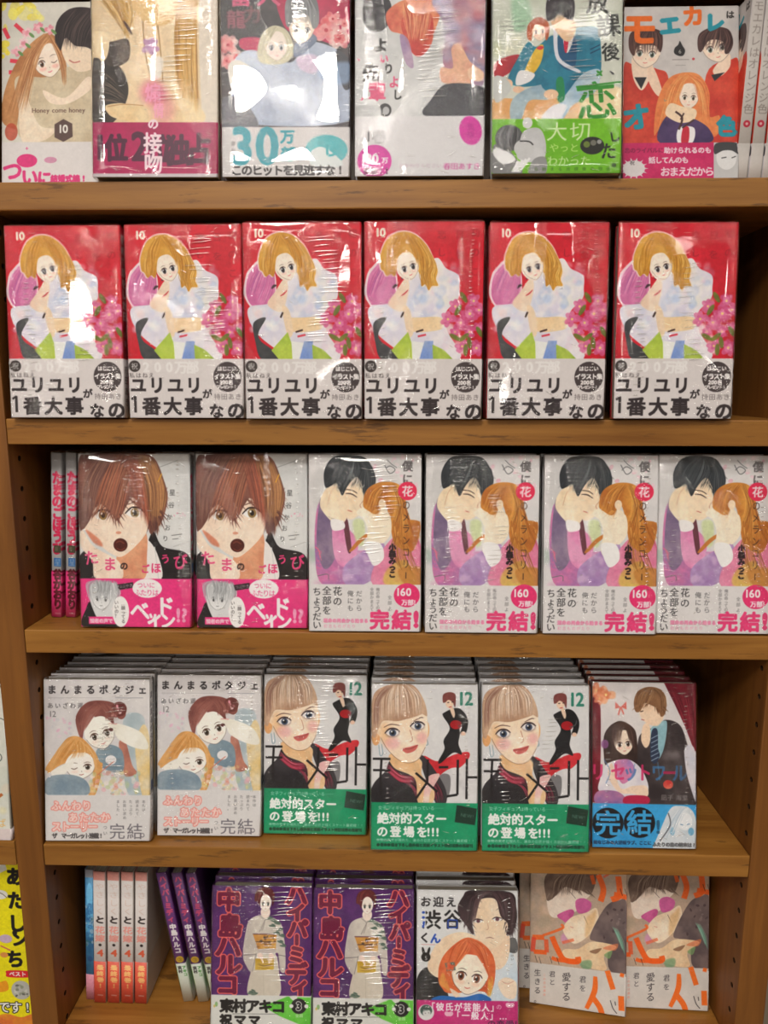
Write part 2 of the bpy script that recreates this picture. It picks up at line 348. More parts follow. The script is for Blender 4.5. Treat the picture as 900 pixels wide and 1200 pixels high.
# ------------------------------------------------------------------ the printed jackets (coordinates read off the print itself)
ARTS = {}
SK = (250, 228, 200); SK2 = (242, 208, 178)
def art_red():
    p = Art('red_jacket', (222, 32, 54), (60, 40, 712, 1128), seed=3)
    p.rect(40, 30, 900, 800, (226, 34, 56), (208, 26, 48))
    for t, x, y in (('恋', 480, 110), ('し', 480, 205), ('を', 577, 215), ('日', 577, 110), ('初', 662, 100), ('の', 662, 205), ('こ', 662, 310)):
        p.glyphs([(t, x, y, 52, 1, 0)], (120, 20, 34), .8, a=.42)
    p.fill([(95, 290), (165, 235), (230, 300), (240, 420), (210, 510), (120, 520), (62, 440), (70, 340)], (250, 225, 232))
    p.fill([(105, 300), (165, 250), (225, 310), (232, 430), (200, 500), (115, 500), (75, 440), (80, 350)], (238, 158, 200), (214, 110, 168))
    p.hair([(160, 260), (110, 340), (80, 430)], [(230, 300), (220, 400), (180, 500)], 40, [(200, 90, 150), (246, 190, 220), (225, 130, 180), (180, 90, 160)], 6)
    p.fill([(330, 330), (450, 235), (505, 290), (575, 330), (580, 400), (575, 455), (505, 540), (520, 640), (590, 790), (330, 795), (240, 740), (140, 660), (85, 570), (90, 500), (200, 480), (250, 420)], (246, 240, 243), (226, 222, 238))
    p.blobs((420, 260, 570, 560), 30, [(222, 214, 240), (250, 214, 226), (255, 250, 250), (196, 208, 238), (240, 240, 225)], 30, .5, 5)
    p.blobs((100, 500, 240, 640), 26, [(250, 222, 222), (214, 224, 244), (255, 252, 250), (226, 214, 236)], 26, .55, 4)
    p.blobs((300, 380, 480, 560), 26, [(214, 224, 244), (180, 200, 236), (252, 250, 250)], 26, .5, 4)
    p.fill([(235, 415), (280, 350), (305, 370), (300, 440), (275, 520), (230, 520), (190, 480)], (250, 232, 212), (244, 214, 190))
    p.line([(215, 400), (228, 385), (242, 382)], 14, (60, 44, 50), .9, .6); p.line([(262, 350), (276, 340), (290, 345)], 13, (60, 44, 50), .9, .6)
    p.line([(262, 440), (282, 428), (300, 408)], 8, (205, 60, 70), .95, .6)
    p.fill([(180, 560), (110, 590), (120, 700), (150, 790), (250, 795), (215, 740), (150, 690), (138, 640)], (52, 54, 60), (84, 84, 86))
    p.fill([(290, 540), (330, 560), (480, 560), (490, 620), (400, 640), (340, 640), (290, 620)], (250, 226, 188), (246, 214, 170))
    p.fill([(270, 500), (310, 520), (330, 640), (300, 660)], (246, 220, 190)); p.line([(262, 560), (275, 530)], 10, (60, 40, 40)); p.line([(345, 640), (385, 628)], 9, (70, 40, 40)); p.line([(355, 665), (400, 655)], 10, (226, 70, 90))
    p.fill([(208, 742), (300, 640), (320, 700), (330, 792), (250, 794)], (196, 216, 84), (168, 198, 70), sm=False)
    p.fill([(320, 690), (390, 700), (360, 792), (325, 792)], (244, 244, 242), sm=False); p.fill([(392, 690), (440, 690), (440, 792), (365, 792)], (120, 152, 220), (170, 188, 226), sm=False)
    p.fill([(436, 710), (500, 740), (550, 792), (440, 792)], (150, 182, 64), (188, 208, 90), sm=False)
    p.blobs((500, 600, 640, 780), 18, [(248, 232, 238), (240, 220, 232), (255, 248, 248)], 30, .6, 4)
    for x, y, r in ((520, 570, 44), (560, 500, 40), (590, 590, 44), (640, 540, 50), (660, 470, 42), (640, 640, 36), (690, 520, 40), (680, 730, 46), (600, 720, 40), (560, 640, 30), (690, 620, 36)):
        p.flower(x, y, r, (240, 150, 190), (214, 82, 140), (250, 220, 140))
    for x, y, a in ((605, 450, 60), (575, 520, 120), (560, 670, 30), (610, 670, 140), (640, 700, 80), (695, 640, 60), (620, 740, 90)):
        p.ell(x, y, 34, 13, (140, 150, 60), (96, 120, 44), a, .9)
    # woman: hair, face, loose fringe
    HP = [(150, 290), (148, 220), (188, 130), (260, 95), (335, 110), (398, 168), (434, 240), (460, 300), (452, 350), (464, 385), (430, 388), (412, 412), (394, 378), (372, 388), (366, 330), (352, 300), (352, 250), (300, 228), (255, 240), (240, 290), (226, 334), (205, 320), (184, 334), (165, 305)]
    p.fill([(300 + (x - 300) * 1.05, 250 + (y - 250) * 1.05) for x, y in HP], (250, 238, 226), a=.8); p.fill(HP, (232, 176, 74), (206, 142, 44))
    p.fill([(236, 300), (250, 235), (300, 222), (352, 245), (356, 300), (330, 345), (300, 358), (262, 340)], (252, 236, 222)); p.face(298, 282, 56, 70, -18, (252, 236, 222), (70, 60, 70), (214, 60, 70), .2, blush=(250, 180, 170), eye=.25)
    p.hair([(350, 130), (420, 250), (395, 330), (410, 400)], [(390, 160), (450, 270), (440, 330), (455, 385)], 30, [(252, 216, 130), (180, 110, 30)], 4); p.hair([(345, 200), (372, 280), (362, 330), (385, 385)], [(380, 200), (410, 280), (400, 330), (420, 390)], 30, [(252, 216, 130), (180, 110, 30), (150, 88, 24)], 4)
    p.hair([(180, 180), (165, 260), (175, 325)], [(230, 190), (225, 260), (215, 325)], 24, [(252, 216, 130), (180, 110, 30)], 4)
    p.hair([(240, 105), (190, 190), (195, 310)], [(270, 105), (255, 180), (235, 235)], 46, [(200, 130, 30), (242, 196, 100), (180, 110, 30), (226, 164, 60)], 6)
    p.hair([(260, 100), (300, 160), (330, 215)], [(330, 120), (400, 240), (400, 390)], 56, [(200, 130, 30), (244, 204, 110), (172, 104, 26), (226, 164, 60)], 6)
    p.ht('10', 132, 98, 62, (246, 232, 214), bold=3)
    p.rect(40, 790, 900, 1140, (226, 219, 219)); p.yb = 790
    p.ht('200万部', 160, 838, 76, (240, 236, 236), dx=66, bold=3); p.ell(94, 832, 33, 33, (66, 58, 58)); p.ht('祝', 94, 832, 40, (240, 236, 236))
    p.ht('私はねえ', 78, 884, 32, (80, 72, 74), dx=37)
    p.ht('ユリユリ', 112, 940, 100, (54, 46, 50), dx=106, sx=.95, bold=4); p.ht('が', 505, 990, 56, (54, 46, 50), bold=1.5)
    p.line([(92, 1005), (92, 1098)], 15, (54, 46, 50)); p.line([(70, 1022), (94, 1006)], 12, (54, 46, 50)); p.ht('番大事', 184, 1060, 108, (54, 46, 50), dx=121, bold=4); p.ht('な', 556, 1088, 88, (54, 46, 50), bold=3); p.ht('の', 668, 1085, 104, (54, 46, 50), bold=4)
    p.ell(622, 893, 80, 86, (74, 64, 66)); p.ht('はじこい', 580, 846, 28, (240, 234, 234), dx=27, bold=1); p.ht('イラスト集', 562, 890, 34, (250, 246, 246), dx=30, bold=2)
    p.ht('200名', 585, 924, 30, (246, 240, 240), bold=1.5); p.ht('プレゼント!!', 570, 950, 22, (246, 240, 240), dx=19, bold=1); p.ht('持田あき', 562, 1006, 38, (120, 110, 112), dx=40)
    p.rect(714, 40, 800, 800, (190, 24, 44)); p.vt('初めて恋をした日', 752, 110, 56, (244, 232, 226), dy=62, bold=2); p.vt('10', 752, 650, 50, (244, 232, 226)); p.rect(714, 790, 800, 1140, (222, 214, 214)); p.vt('持田あき', 752, 850, 50, (80, 70, 70), dy=62)
    return p
def art_treat():
    p = Art('boy_jacket', (226, 226, 226), (222, 65, 848, 995), seed=5)
    p.rect(200, 50, 1000, 740, (232, 232, 232), (220, 221, 222))
    p.line([(590, 165), (780, 100)], 3, (150, 150, 150)); p.fill([(600, 560), (640, 480), (690, 560), (830, 600), (846, 735), (560, 735)], (50, 44, 48), (34, 30, 34))
    p.fill([(222, 610), (300, 580), (330, 735), (222, 735)], (46, 42, 46)); p.fill([(545, 560), (600, 520), (660, 600), (680, 735), (520, 735)], (246, 240, 238)); p.line([(645, 560), (665, 735)], 5, (220, 220, 220))
    p.fill([(450, 560), (590, 480), (600, 620), (580, 735), (430, 735)], (238, 178, 140), (222, 150, 116))
    p.fill([(235, 470), (300, 560), (440, 640), (455, 735), (310, 735), (290, 640), (228, 560)], (252, 236, 220), (246, 220, 200))
    p.fill([(240, 400), (250, 200), (430, 140), (600, 220), (610, 400), (590, 500), (470, 610), (400, 600), (320, 540), (250, 470)], (252, 234, 216), (248, 224, 204))
    p.fill([(256, 470), (330, 520), (350, 560), (300, 540)], (214, 120, 90), None, .8, 4)
    p.fill([(222, 440), (222, 110), (300, 68), (560, 62), (650, 90), (700, 200), (722, 300), (690, 420), (650, 470), (620, 490), (600, 400), (560, 350), (520, 300), (440, 420), (400, 380), (330, 330), (280, 420), (240, 470)], (142, 92, 80), (108, 68, 62))
    p.fill([(560, 90), (640, 100), (700, 220), (712, 320), (660, 400), (600, 330)], (170, 124, 84), (136, 92, 64))
    for x, s in ((352, 1), (532, 1)):
        yy = 392 if x < 400 else 378
        p.ell(x, yy, 46, 26, (252, 250, 248)); p.ell(x + 4, yy, 24, 26, (150, 122, 74)); p.ell(x + 4, yy, 12, 15, (40, 30, 24)); p.ell(x - 5, yy - 8, 6, 6, (255, 255, 255))
        p.line([(x - 52, yy + 6), (x - 15, yy - 26), (x + 30, yy - 24), (x + 54, yy - 2)], 10, (40, 26, 26), 1, .5)
    p.line([(310, 350), (350, 330), (400, 340)], 6, (110, 70, 60), .8); p.line([(495, 335), (540, 322), (575, 335)], 6, (110, 70, 60), .8)
    p.hair([(430, 70), (360, 220), (300, 400)], [(560, 70), (500, 230), (450, 430)], 80, [(160, 104, 86), (96, 58, 54), (190, 130, 100), (120, 74, 62), (206, 120, 90)], 9, .6, 6)
    p.hair([(330, 80), (250, 230), (240, 440)], [(430, 70), (340, 200), (300, 380)], 60, [(140, 100, 92), (90, 58, 56), (170, 124, 104)], 9, .5, 6)
    p.hair([(560, 70), (610, 240), (620, 440)], [(640, 90), (700, 230), (690, 420)], 60, [(186, 132, 90), (110, 70, 54), (206, 150, 100)], 8, .6, 6)
    p.hair([(480, 90), (520, 220), (540, 350)], [(560, 90), (590, 250), (620, 470)], 40, [(196, 110, 84), (120, 70, 60), (170, 96, 76)], 8, .6, 5)
    p.ell(442, 486, 16, 8, (226, 140, 110), a=.7); p.ell(452, 552, 40, 36, (92, 40, 34), (64, 24, 22)); p.line([(428, 540), (450, 532), (475, 545)], 6, (130, 64, 52)); p.line([(430, 570), (455, 580), (478, 566)], 5, (130, 64, 52))
    p.tufts([(590, 420), (640, 480), (690, 420), (722, 320), (712, 240)], 26, 46, [(120, 76, 64), (150, 100, 76), (100, 62, 58)], 6); p.tufts([(240, 430), (300, 400), (330, 340), (400, 400), (450, 430), (520, 320), (580, 390)], 30, 40, [(130, 84, 74), (150, 96, 80), (108, 68, 62)], 6); p.line([(690, 170), (668, 215)], 6, (230, 170, 60))
    p.vt('星谷', 748, 270, 36, (70, 70, 72), dy=66, slant=-6); p.vt('かおり', 730, 400, 34, (60, 60, 60), dy=58, slant=-12); p.blobs((740, 380, 830, 400), 6, [(240, 150, 180)], 6, .7); p.ht('①', 650, 545, 26, (130, 130, 130)); p.line([(740, 500), (800, 492)], 4, (120, 120, 120)); p.line([(745, 520), (780, 516)], 4, (120, 120, 120)); p.line([(750, 560), (840, 530)], 3, (190, 190, 190))
    p.glyphs([('た', 285, 620, 84, 1, -8), ('ま', 390, 655, 78, 1, 0)], (236, 90, 140), 2); p.glyphs([('の', 470, 665, 46, 1, 0)], (60, 40, 40), 2)
    p.glyphs([('ご', 590, 680, 50, 1, 0), ('ほ', 650, 675, 60, 1, 0), ('う', 705, 625, 54, 1, -10), ('び', 790, 640, 86, 1, -6)], (236, 70, 130), 2)
    p.rect(200, 733, 1000, 1010, (240, 62, 138)); p.yb = 733
    p.fill([(235, 995), (250, 900), (290, 860), (420, 960), (450, 995)], (40, 38, 42)); p.fill([(270, 820), (290, 760), (420, 760), (430, 830), (400, 900), (420, 960), (330, 960), (290, 900)], (226, 226, 228))
    p.face(340, 838, 54, 62, 4, (232, 232, 234), (70, 70, 74), (110, 110, 110), blush=(220, 220, 220), line=(60, 60, 64))
    p.hair([(300, 740), (260, 770), (270, 850)], [(420, 745), (440, 800), (430, 860)], 60, [(150, 152, 156), (190, 192, 196), (210, 212, 214)], 8, .8); p.hair([(300, 740), (320, 780), (310, 815)], [(400, 745), (390, 780), (390, 815)], 40, [(150, 152, 156), (200, 202, 206)], 7, .8)
    p.rect(265, 940, 425, 980, (240, 62, 138)); p.ht('読者の声で', 285, 962, 26, (250, 210, 225), bold=1)
    p.ell(448, 912, 48, 84, (248, 246, 246)); p.vt('…願ってる', 462, 868, 24, (60, 50, 54), dy=24); p.vt('いいの？', 424, 862, 24, (60, 50, 54), dy=24)
    p.fill([(430, 765), (520, 752), (522, 782), (440, 795)], (50, 36, 44), sm=False); p.ht('つぶやき', 448, 776, 20, (230, 220, 226), rot=-6)
    p.ell(600, 785, 84, 52, (250, 244, 246)); p.ht('ついに', 560, 768, 34, (236, 70, 140)); p.ht('ふたりは', 545, 808, 38, (236, 70, 140), dx=34)
    p.ht('ベ', 555, 905, 110, (252, 248, 250), bold=5); p.glyphs([('ッ', 620, 940, 80, 1, 0), ('ド', 700, 880, 110, 1, 0), ('イ', 640, 965, 90, 1, 0), ('ン', 715, 960, 90, 1, 0)], (252, 246, 250), 5); p.ht('!?', 775, 930, 100, (250, 170, 205), bold=4)
    p.rect(850, 60, 940, 740, (190, 190, 192)); p.vt('たまのごほうび', 892, 200, 74, (225, 40, 90), dy=66, bold=4); p.rect(850, 725, 940, 1010, (238, 64, 134)); p.rect(868, 580, 916, 622, (80, 78, 60)); p.ht('Ⅱ', 892, 600, 36, (160, 156, 130)); p.rect(868, 652, 916, 700, (40, 120, 210)); p.ht('星', 892, 676, 44, (190, 216, 240)); p.vt('谷かおり', 892, 745, 62, (100, 20, 40), dy=58, bold=4); p.rect(874, 968, 912, 978, (250, 140, 180))
    return p
def art_couple():
    p = Art('pink_couple_jacket', (228, 226, 226), (28, 80, 645, 1043), seed=8)
    p.rect(0, 60, 800, 790, (232, 229, 230), (222, 220, 222))
    p.blobs((380, 90, 640, 300), 24, [(244, 200, 216), (238, 160, 186), (250, 232, 236)], 16, .6); p.blobs((30, 430, 230, 785), 26, [(206, 214, 150), (230, 180, 210), (160, 190, 170), (220, 214, 230)], 40, .5, 8)
    p.fill([(35, 200), (110, 160), (120, 300), (60, 360)], (208, 206, 206), None, .6, 8)
    p.fill([(70, 380), (110, 330), (160, 430), (230, 560), (320, 600), (420, 560), (420, 700), (300, 785), (100, 785), (60, 600)], (222, 130, 180), (168, 120, 178))
    p.fill([(85, 340), (110, 330), (160, 480), (170, 640), (110, 700), (70, 560)], (124, 104, 140), (160, 140, 164))
    p.fill([(160, 440), (230, 470), (300, 560), (250, 690), (170, 640)], (232, 140, 190), (238, 168, 206)); p.fill([(270, 440), (330, 440), (330, 560), (290, 560)], (214, 226, 168), None, .8, 5)
    p.fill([(220, 690), (330, 600), (440, 560), (430, 700), (330, 785), (230, 785)], (170, 132, 190), (196, 166, 208)); p.blobs((230, 600, 420, 780), 14, [(220, 190, 226), (250, 220, 240), (180, 130, 190)], 24, .5, 5)
    p.fill([(215, 430), (240, 430), (262, 590), (240, 600)], (112, 62, 74)); p.fill([(370, 510), (320, 550), (270, 600), (250, 600), (300, 540), (350, 505)], (206, 130, 64))
    p.fill([(430, 600), (560, 480), (640, 560), (645, 785), (380, 785)], (240, 160, 190), (226, 120, 160)); p.fill([(460, 700), (560, 650), (620, 785), (450, 785)], (234, 220, 90), (220, 180, 90), soft=5, a=.8); p.fill([(520, 700), (645, 690), (645, 785), (560, 785)], (206, 140, 70), None, .9, 4)
    p.fill([(150, 440), (90, 360), (110, 280), (180, 230), (200, 300), (235, 420), (190, 460)], (252, 236, 210), (248, 224, 190)); p.line([(130, 350), (150, 280), (185, 245)], 4, (214, 160, 120), .6); p.fill([(150, 430), (215, 440), (222, 480), (160, 490)], (250, 246, 246))
    p.fill([(190, 280), (290, 200), (345, 290), (325, 350), (310, 400), (250, 430), (200, 380)], (252, 232, 204), (248, 222, 190))
    p.line([(230, 290), (262, 292), (292, 310)], 7, (80, 60, 56), 1, .5); p.line([(225, 268), (265, 272), (292, 288)], 5, (90, 70, 60)); p.line([(240, 380), (265, 388)], 5, (214, 130, 110)); p.line([(325, 330), (308, 352), (318, 370)], 3, (190, 130, 100))
    p.fill([(118, 255), (112, 170), (160, 95), (250, 82), (340, 100), (392, 190), (385, 260), (345, 330), (325, 260), (290, 200), (240, 250), (210, 300), (180, 235), (150, 250)], (68, 72, 78), (46, 50, 56))
    p.hair([(250, 90), (180, 150), (150, 240)], [(280, 90), (270, 170), (215, 290)], 60, [(40, 44, 50), (112, 118, 122), (70, 76, 80)], 5, .6); p.hair([(270, 88), (320, 160), (330, 310)], [(300, 88), (380, 160), (385, 270)], 60, [(40, 44, 50), (120, 124, 126), (60, 66, 72)], 5, .6); p.hair([(270, 95), (290, 150), (240, 240)], [(300, 95), (330, 180), (320, 280)], 30, [(40, 44, 50), (90, 96, 100)], 5, .6)
    p.tufts([(118, 240), (180, 235), (240, 260), (300, 230), (345, 310), (385, 250), (392, 190)], 30, 34, [(50, 54, 60), (70, 76, 82), (40, 44, 50)], 4); p.fill([(330, 430), (290, 400), (310, 370), (400, 350), (470, 400), (480, 480), (420, 560), (400, 660), (340, 600), (350, 500)], (252, 244, 226), (250, 232, 206)); p.fill([(340, 560), (420, 560), (440, 640), (380, 680)], (250, 248, 248))
    p.fill([(325, 350), (345, 270), (420, 228), (520, 240), (560, 330), (560, 420), (640, 450), (600, 600), (500, 560), (470, 420), (440, 340), (400, 400), (350, 380)], (226, 158, 74), (190, 112, 50))
    p.hair([(430, 235), (370, 290), (345, 370)], [(480, 240), (440, 300), (410, 410)], 50, [(240, 190, 100), (190, 110, 40), (150, 84, 40), (232, 160, 80)], 5, .6); p.hair([(480, 240), (520, 340), (480, 480)], [(530, 260), (570, 420), (640, 560)], 60, [(240, 190, 100), (180, 100, 40), (130, 74, 36), (226, 150, 70)], 6, .65, 6)
    p.hair([(500, 480), (470, 600), (520, 700)], [(560, 520), (600, 640), (640, 740)], 26, [(206, 140, 60), (150, 90, 40)], 5, .7, 6); p.tufts([(345, 380), (400, 390), (440, 340), (480, 420), (520, 540), (600, 590), (640, 460)], 36, 44, [(206, 140, 66), (180, 108, 50), (232, 170, 90)], 5); p.ell(430, 345, 20, 26, (250, 226, 196)); p.fill([(420, 420), (470, 400), (480, 500), (430, 560), (400, 500)], (252, 238, 216))
    p.line([(60, 580), (82, 600), (90, 640)], 6, (240, 120, 150)); p.vt('ついに', 82, 610, 36, (236, 120, 160), dy=38); p.line([(75, 740), (130, 730), (135, 760)], 4, (110, 120, 120))
    p.line([(440, 130), (470, 180), (500, 160), (470, 140), (445, 160)], 5, (120, 120, 124)); p.line([(455, 105), (480, 130), (510, 150)], 4, (120, 120, 124))
    p.vt('僕に', 568, 140, 60, (110, 106, 108), dy=70, bold=1); p.ell(568, 275, 52, 50, (236, 50, 92)); p.ht('花', 568, 275, 62, (250, 226, 232), bold=2); p.vt('のメランコリー', 562, 350, 54, (70, 50, 46), dy=64, sx=.8); p.vt('小森みっこ', 487, 580, 40, (44, 30, 34), dy=37, bold=2.5)
    p.rect(0, 785, 800, 1060, (232, 228, 229)); p.yb = 785
    p.vt('ちょうだい', 70, 825, 50, (62, 60, 64), dy=46, bold=.8); p.vt('全部を', 125, 820, 52, (62, 60, 64), dy=54, bold=.8); p.vt('花の', 184, 822, 52, (62, 60, 64), dy=56, bold=.8); p.vt('俺にも', 256, 835, 36, (90, 88, 92), dy=40); p.vt('だから', 304, 835, 36, (90, 88, 92), dy=40); p.vt('全部かまえてる', 375, 812, 22, (110, 108, 112), dy=22); p.vt('俺の命っての全部', 408, 812, 22, (110, 108, 112), dy=20); p.vt('全部よ', 474, 855, 24, (120, 118, 122), dy=30)
    p.ell(568, 843, 72, 66, (236, 56, 120)); p.ht('160', 520, 825, 60, (252, 244, 246), bold=2); p.ht('万部!', 555, 882, 34, (252, 236, 242), bold=2); p.ht('運命の再会から始まる', 118, 985, 24, (240, 140, 180), dx=25, bold=1); p.ht('初恋ものがたり', 118, 1015, 22, (240, 150, 186), dx=26)
    p.ht('完結', 418, 978, 112, (238, 70, 130), dx=122, bold=5); p.ht('!', 620, 975, 118, (238, 70, 130), bold=7)
    p.rect(646, 60, 760, 1060, (212, 208, 208)); p.vt('僕に花のメランコリー', 680, 160, 50, (90, 70, 70), dy=54, bold=1); p.vt('小森みっこ', 680, 800, 44, (60, 50, 54), dy=46)
    return p
def art_potage():
    p = Art('two_girls_jacket', (226, 222, 222), (45, 135, 690, 1095), seed=11)
    p.rect(0, 100, 900, 830, (230, 226, 226), (220, 216, 219)); p.blobs((50, 360, 240, 560), 16, [(240, 180, 210), (200, 200, 210), (236, 210, 224)], 12, .6)
    p.ht('まんまるポタジェ', 94, 195, 56, (60, 56, 60), dx=79, bold=1); p.line([(70, 243), (400, 243)], 2, (170, 166, 170)); p.ht('Un potager rond', 80, 243, 20, (190, 186, 190)); p.line([(480, 243), (650, 243)], 3, (140, 140, 156)); p.ht('あいざわ遥', 82, 290, 36, (90, 88, 92), dx=46, bold=.8); p.ht('12', 84, 340, 50, (110, 106, 110))
    p.fill([(530, 370), (600, 330), (660, 370), (650, 500), (690, 620), (690, 822), (560, 822), (520, 600)], (180, 196, 204), (206, 214, 220)); p.fill([(600, 540), (650, 400), (690, 500), (690, 822), (640, 822)], (236, 206, 140), (240, 224, 190))
    p.fill([(500, 510), (540, 500), (580, 640), (610, 690), (540, 710), (520, 640)], (176, 112, 100), (206, 140, 120)); p.fill([(360, 560), (440, 520), (520, 560), (520, 680), (400, 660)], (150, 170, 182), (130, 152, 168)); p.ell(450, 612, 34, 28, (240, 238, 240))
    p.fill([(248, 440), (240, 350), (310, 270), (430, 262), (520, 300), (545, 340), (520, 370), (470, 360), (470, 420), (380, 380), (330, 340), (290, 420), (275, 490)], (160, 100, 92), (128, 74, 70))
    p.ell(505, 310, 46, 44, (124, 66, 62), (100, 50, 50)); p.blobs((460, 265, 530, 350), 10, [(240, 170, 180), (250, 220, 220)], 9, .9)
    p.face(385, 455, 92, 92, -18, (252, 246, 238), (90, 74, 60), (200, 120, 110), .1, blush=(250, 214, 200), eye=.22)
    p.hair([(360, 270), (280, 350), (268, 470)], [(400, 300), (350, 350), (300, 420)], 50, [(120, 66, 62), (190, 130, 116), (150, 90, 84)], 5, .5); p.hair([(360, 270), (410, 320), (420, 375)], [(480, 290), (500, 330), (480, 370)], 50, [(120, 66, 62), (190, 130, 116), (150, 90, 84)], 5, .5)
    p.fill([(435, 395), (520, 400), (640, 450), (680, 540), (600, 540), (500, 490), (470, 440), (440, 410)], (252, 250, 242), (244, 240, 228)); p.line([(440, 395), (490, 398)], 4, (230, 140, 140)); p.ell(452, 432, 14, 10, (100, 60, 60))
    p.fill([(60, 680), (50, 660), (120, 560), (190, 480), (270, 480), (350, 560), (380, 620), (400, 640), (380, 740), (350, 822), (310, 822), (340, 700), (300, 600), (150, 640), (70, 690)], (232, 176, 110), (214, 150, 84))
    p.face(262, 650, 92, 74, -4, (252, 246, 240), (90, 76, 66), (180, 110, 100), .3, wink=-1, blush=(250, 206, 190), eye=.22)
    p.fill([(80, 690), (120, 660), (220, 620), (200, 660), (130, 720)], (250, 246, 238)); p.hair([(200, 482), (120, 560), (70, 680)], [(270, 482), (240, 540), (170, 610)], 50, [(200, 130, 60), (246, 206, 150), (224, 164, 96)], 5, .5); p.hair([(240, 482), (330, 560), (370, 700)], [(270, 500), (350, 590), (350, 800)], 40, [(200, 130, 60), (246, 206, 150), (224, 164, 96)], 5, .5); p.hair([(220, 500), (230, 560), (200, 610)], [(300, 500), (310, 540), (320, 590)], 30, [(206, 140, 70), (240, 196, 130)], 5, .5)
    p.fill([(60, 720), (200, 700), (300, 740), (300, 822), (60, 822)], (160, 176, 188), (130, 152, 170)); p.blobs((320, 680, 620, 815), 70, [(240, 220, 150), (240, 180, 190), (200, 214, 160), (250, 240, 230), (226, 140, 120), (180, 200, 190)], 16, .6); p.line([(370, 700), (430, 650), (470, 620)], 6, (220, 120, 100), .8)
    p.rect(0, 822, 900, 1110, (229, 226, 227)); p.yb = 822
    for t, x, y, d in (('ふんわり', 112, 885, 62), ('あたたか', 215, 955, 66), ('ストーリー', 112, 1010, 56)): p.ht(t, x, y, 60, (252, 236, 232), dx=d, bold=1, outline=((244, 140, 130), 6), a=.8)
    for x, t in ((650, '本作は'), (610, '読まれて'), (570, 'たっぷり'), (532, 'お買い求め'), (492, 'ました。')): p.vt(t, x, 860, 22, (110, 108, 112), dy=24)
    p.ht('ザ マーガレット連載!', 100, 1065, 34, (80, 76, 80), dx=28.5, bold=1.2); p.vt('つい', 412, 1015, 26, (100, 96, 104), dy=34); p.ht('完結', 485, 1038, 100, (120, 116, 126), dx=108, bold=.5); p.ht('。', 668, 1035, 90, (120, 116, 126))
    p.rect(691, 100, 800, 1110, (196, 192, 190)); p.vt('まんまるポタジェ', 722, 230, 46, (90, 86, 90), dy=50, bold=1); p.rect(705, 740, 745, 800, (80, 84, 130)); p.vt('あいざわ遥', 722, 840, 40, (90, 86, 90), dy=42)
    return p
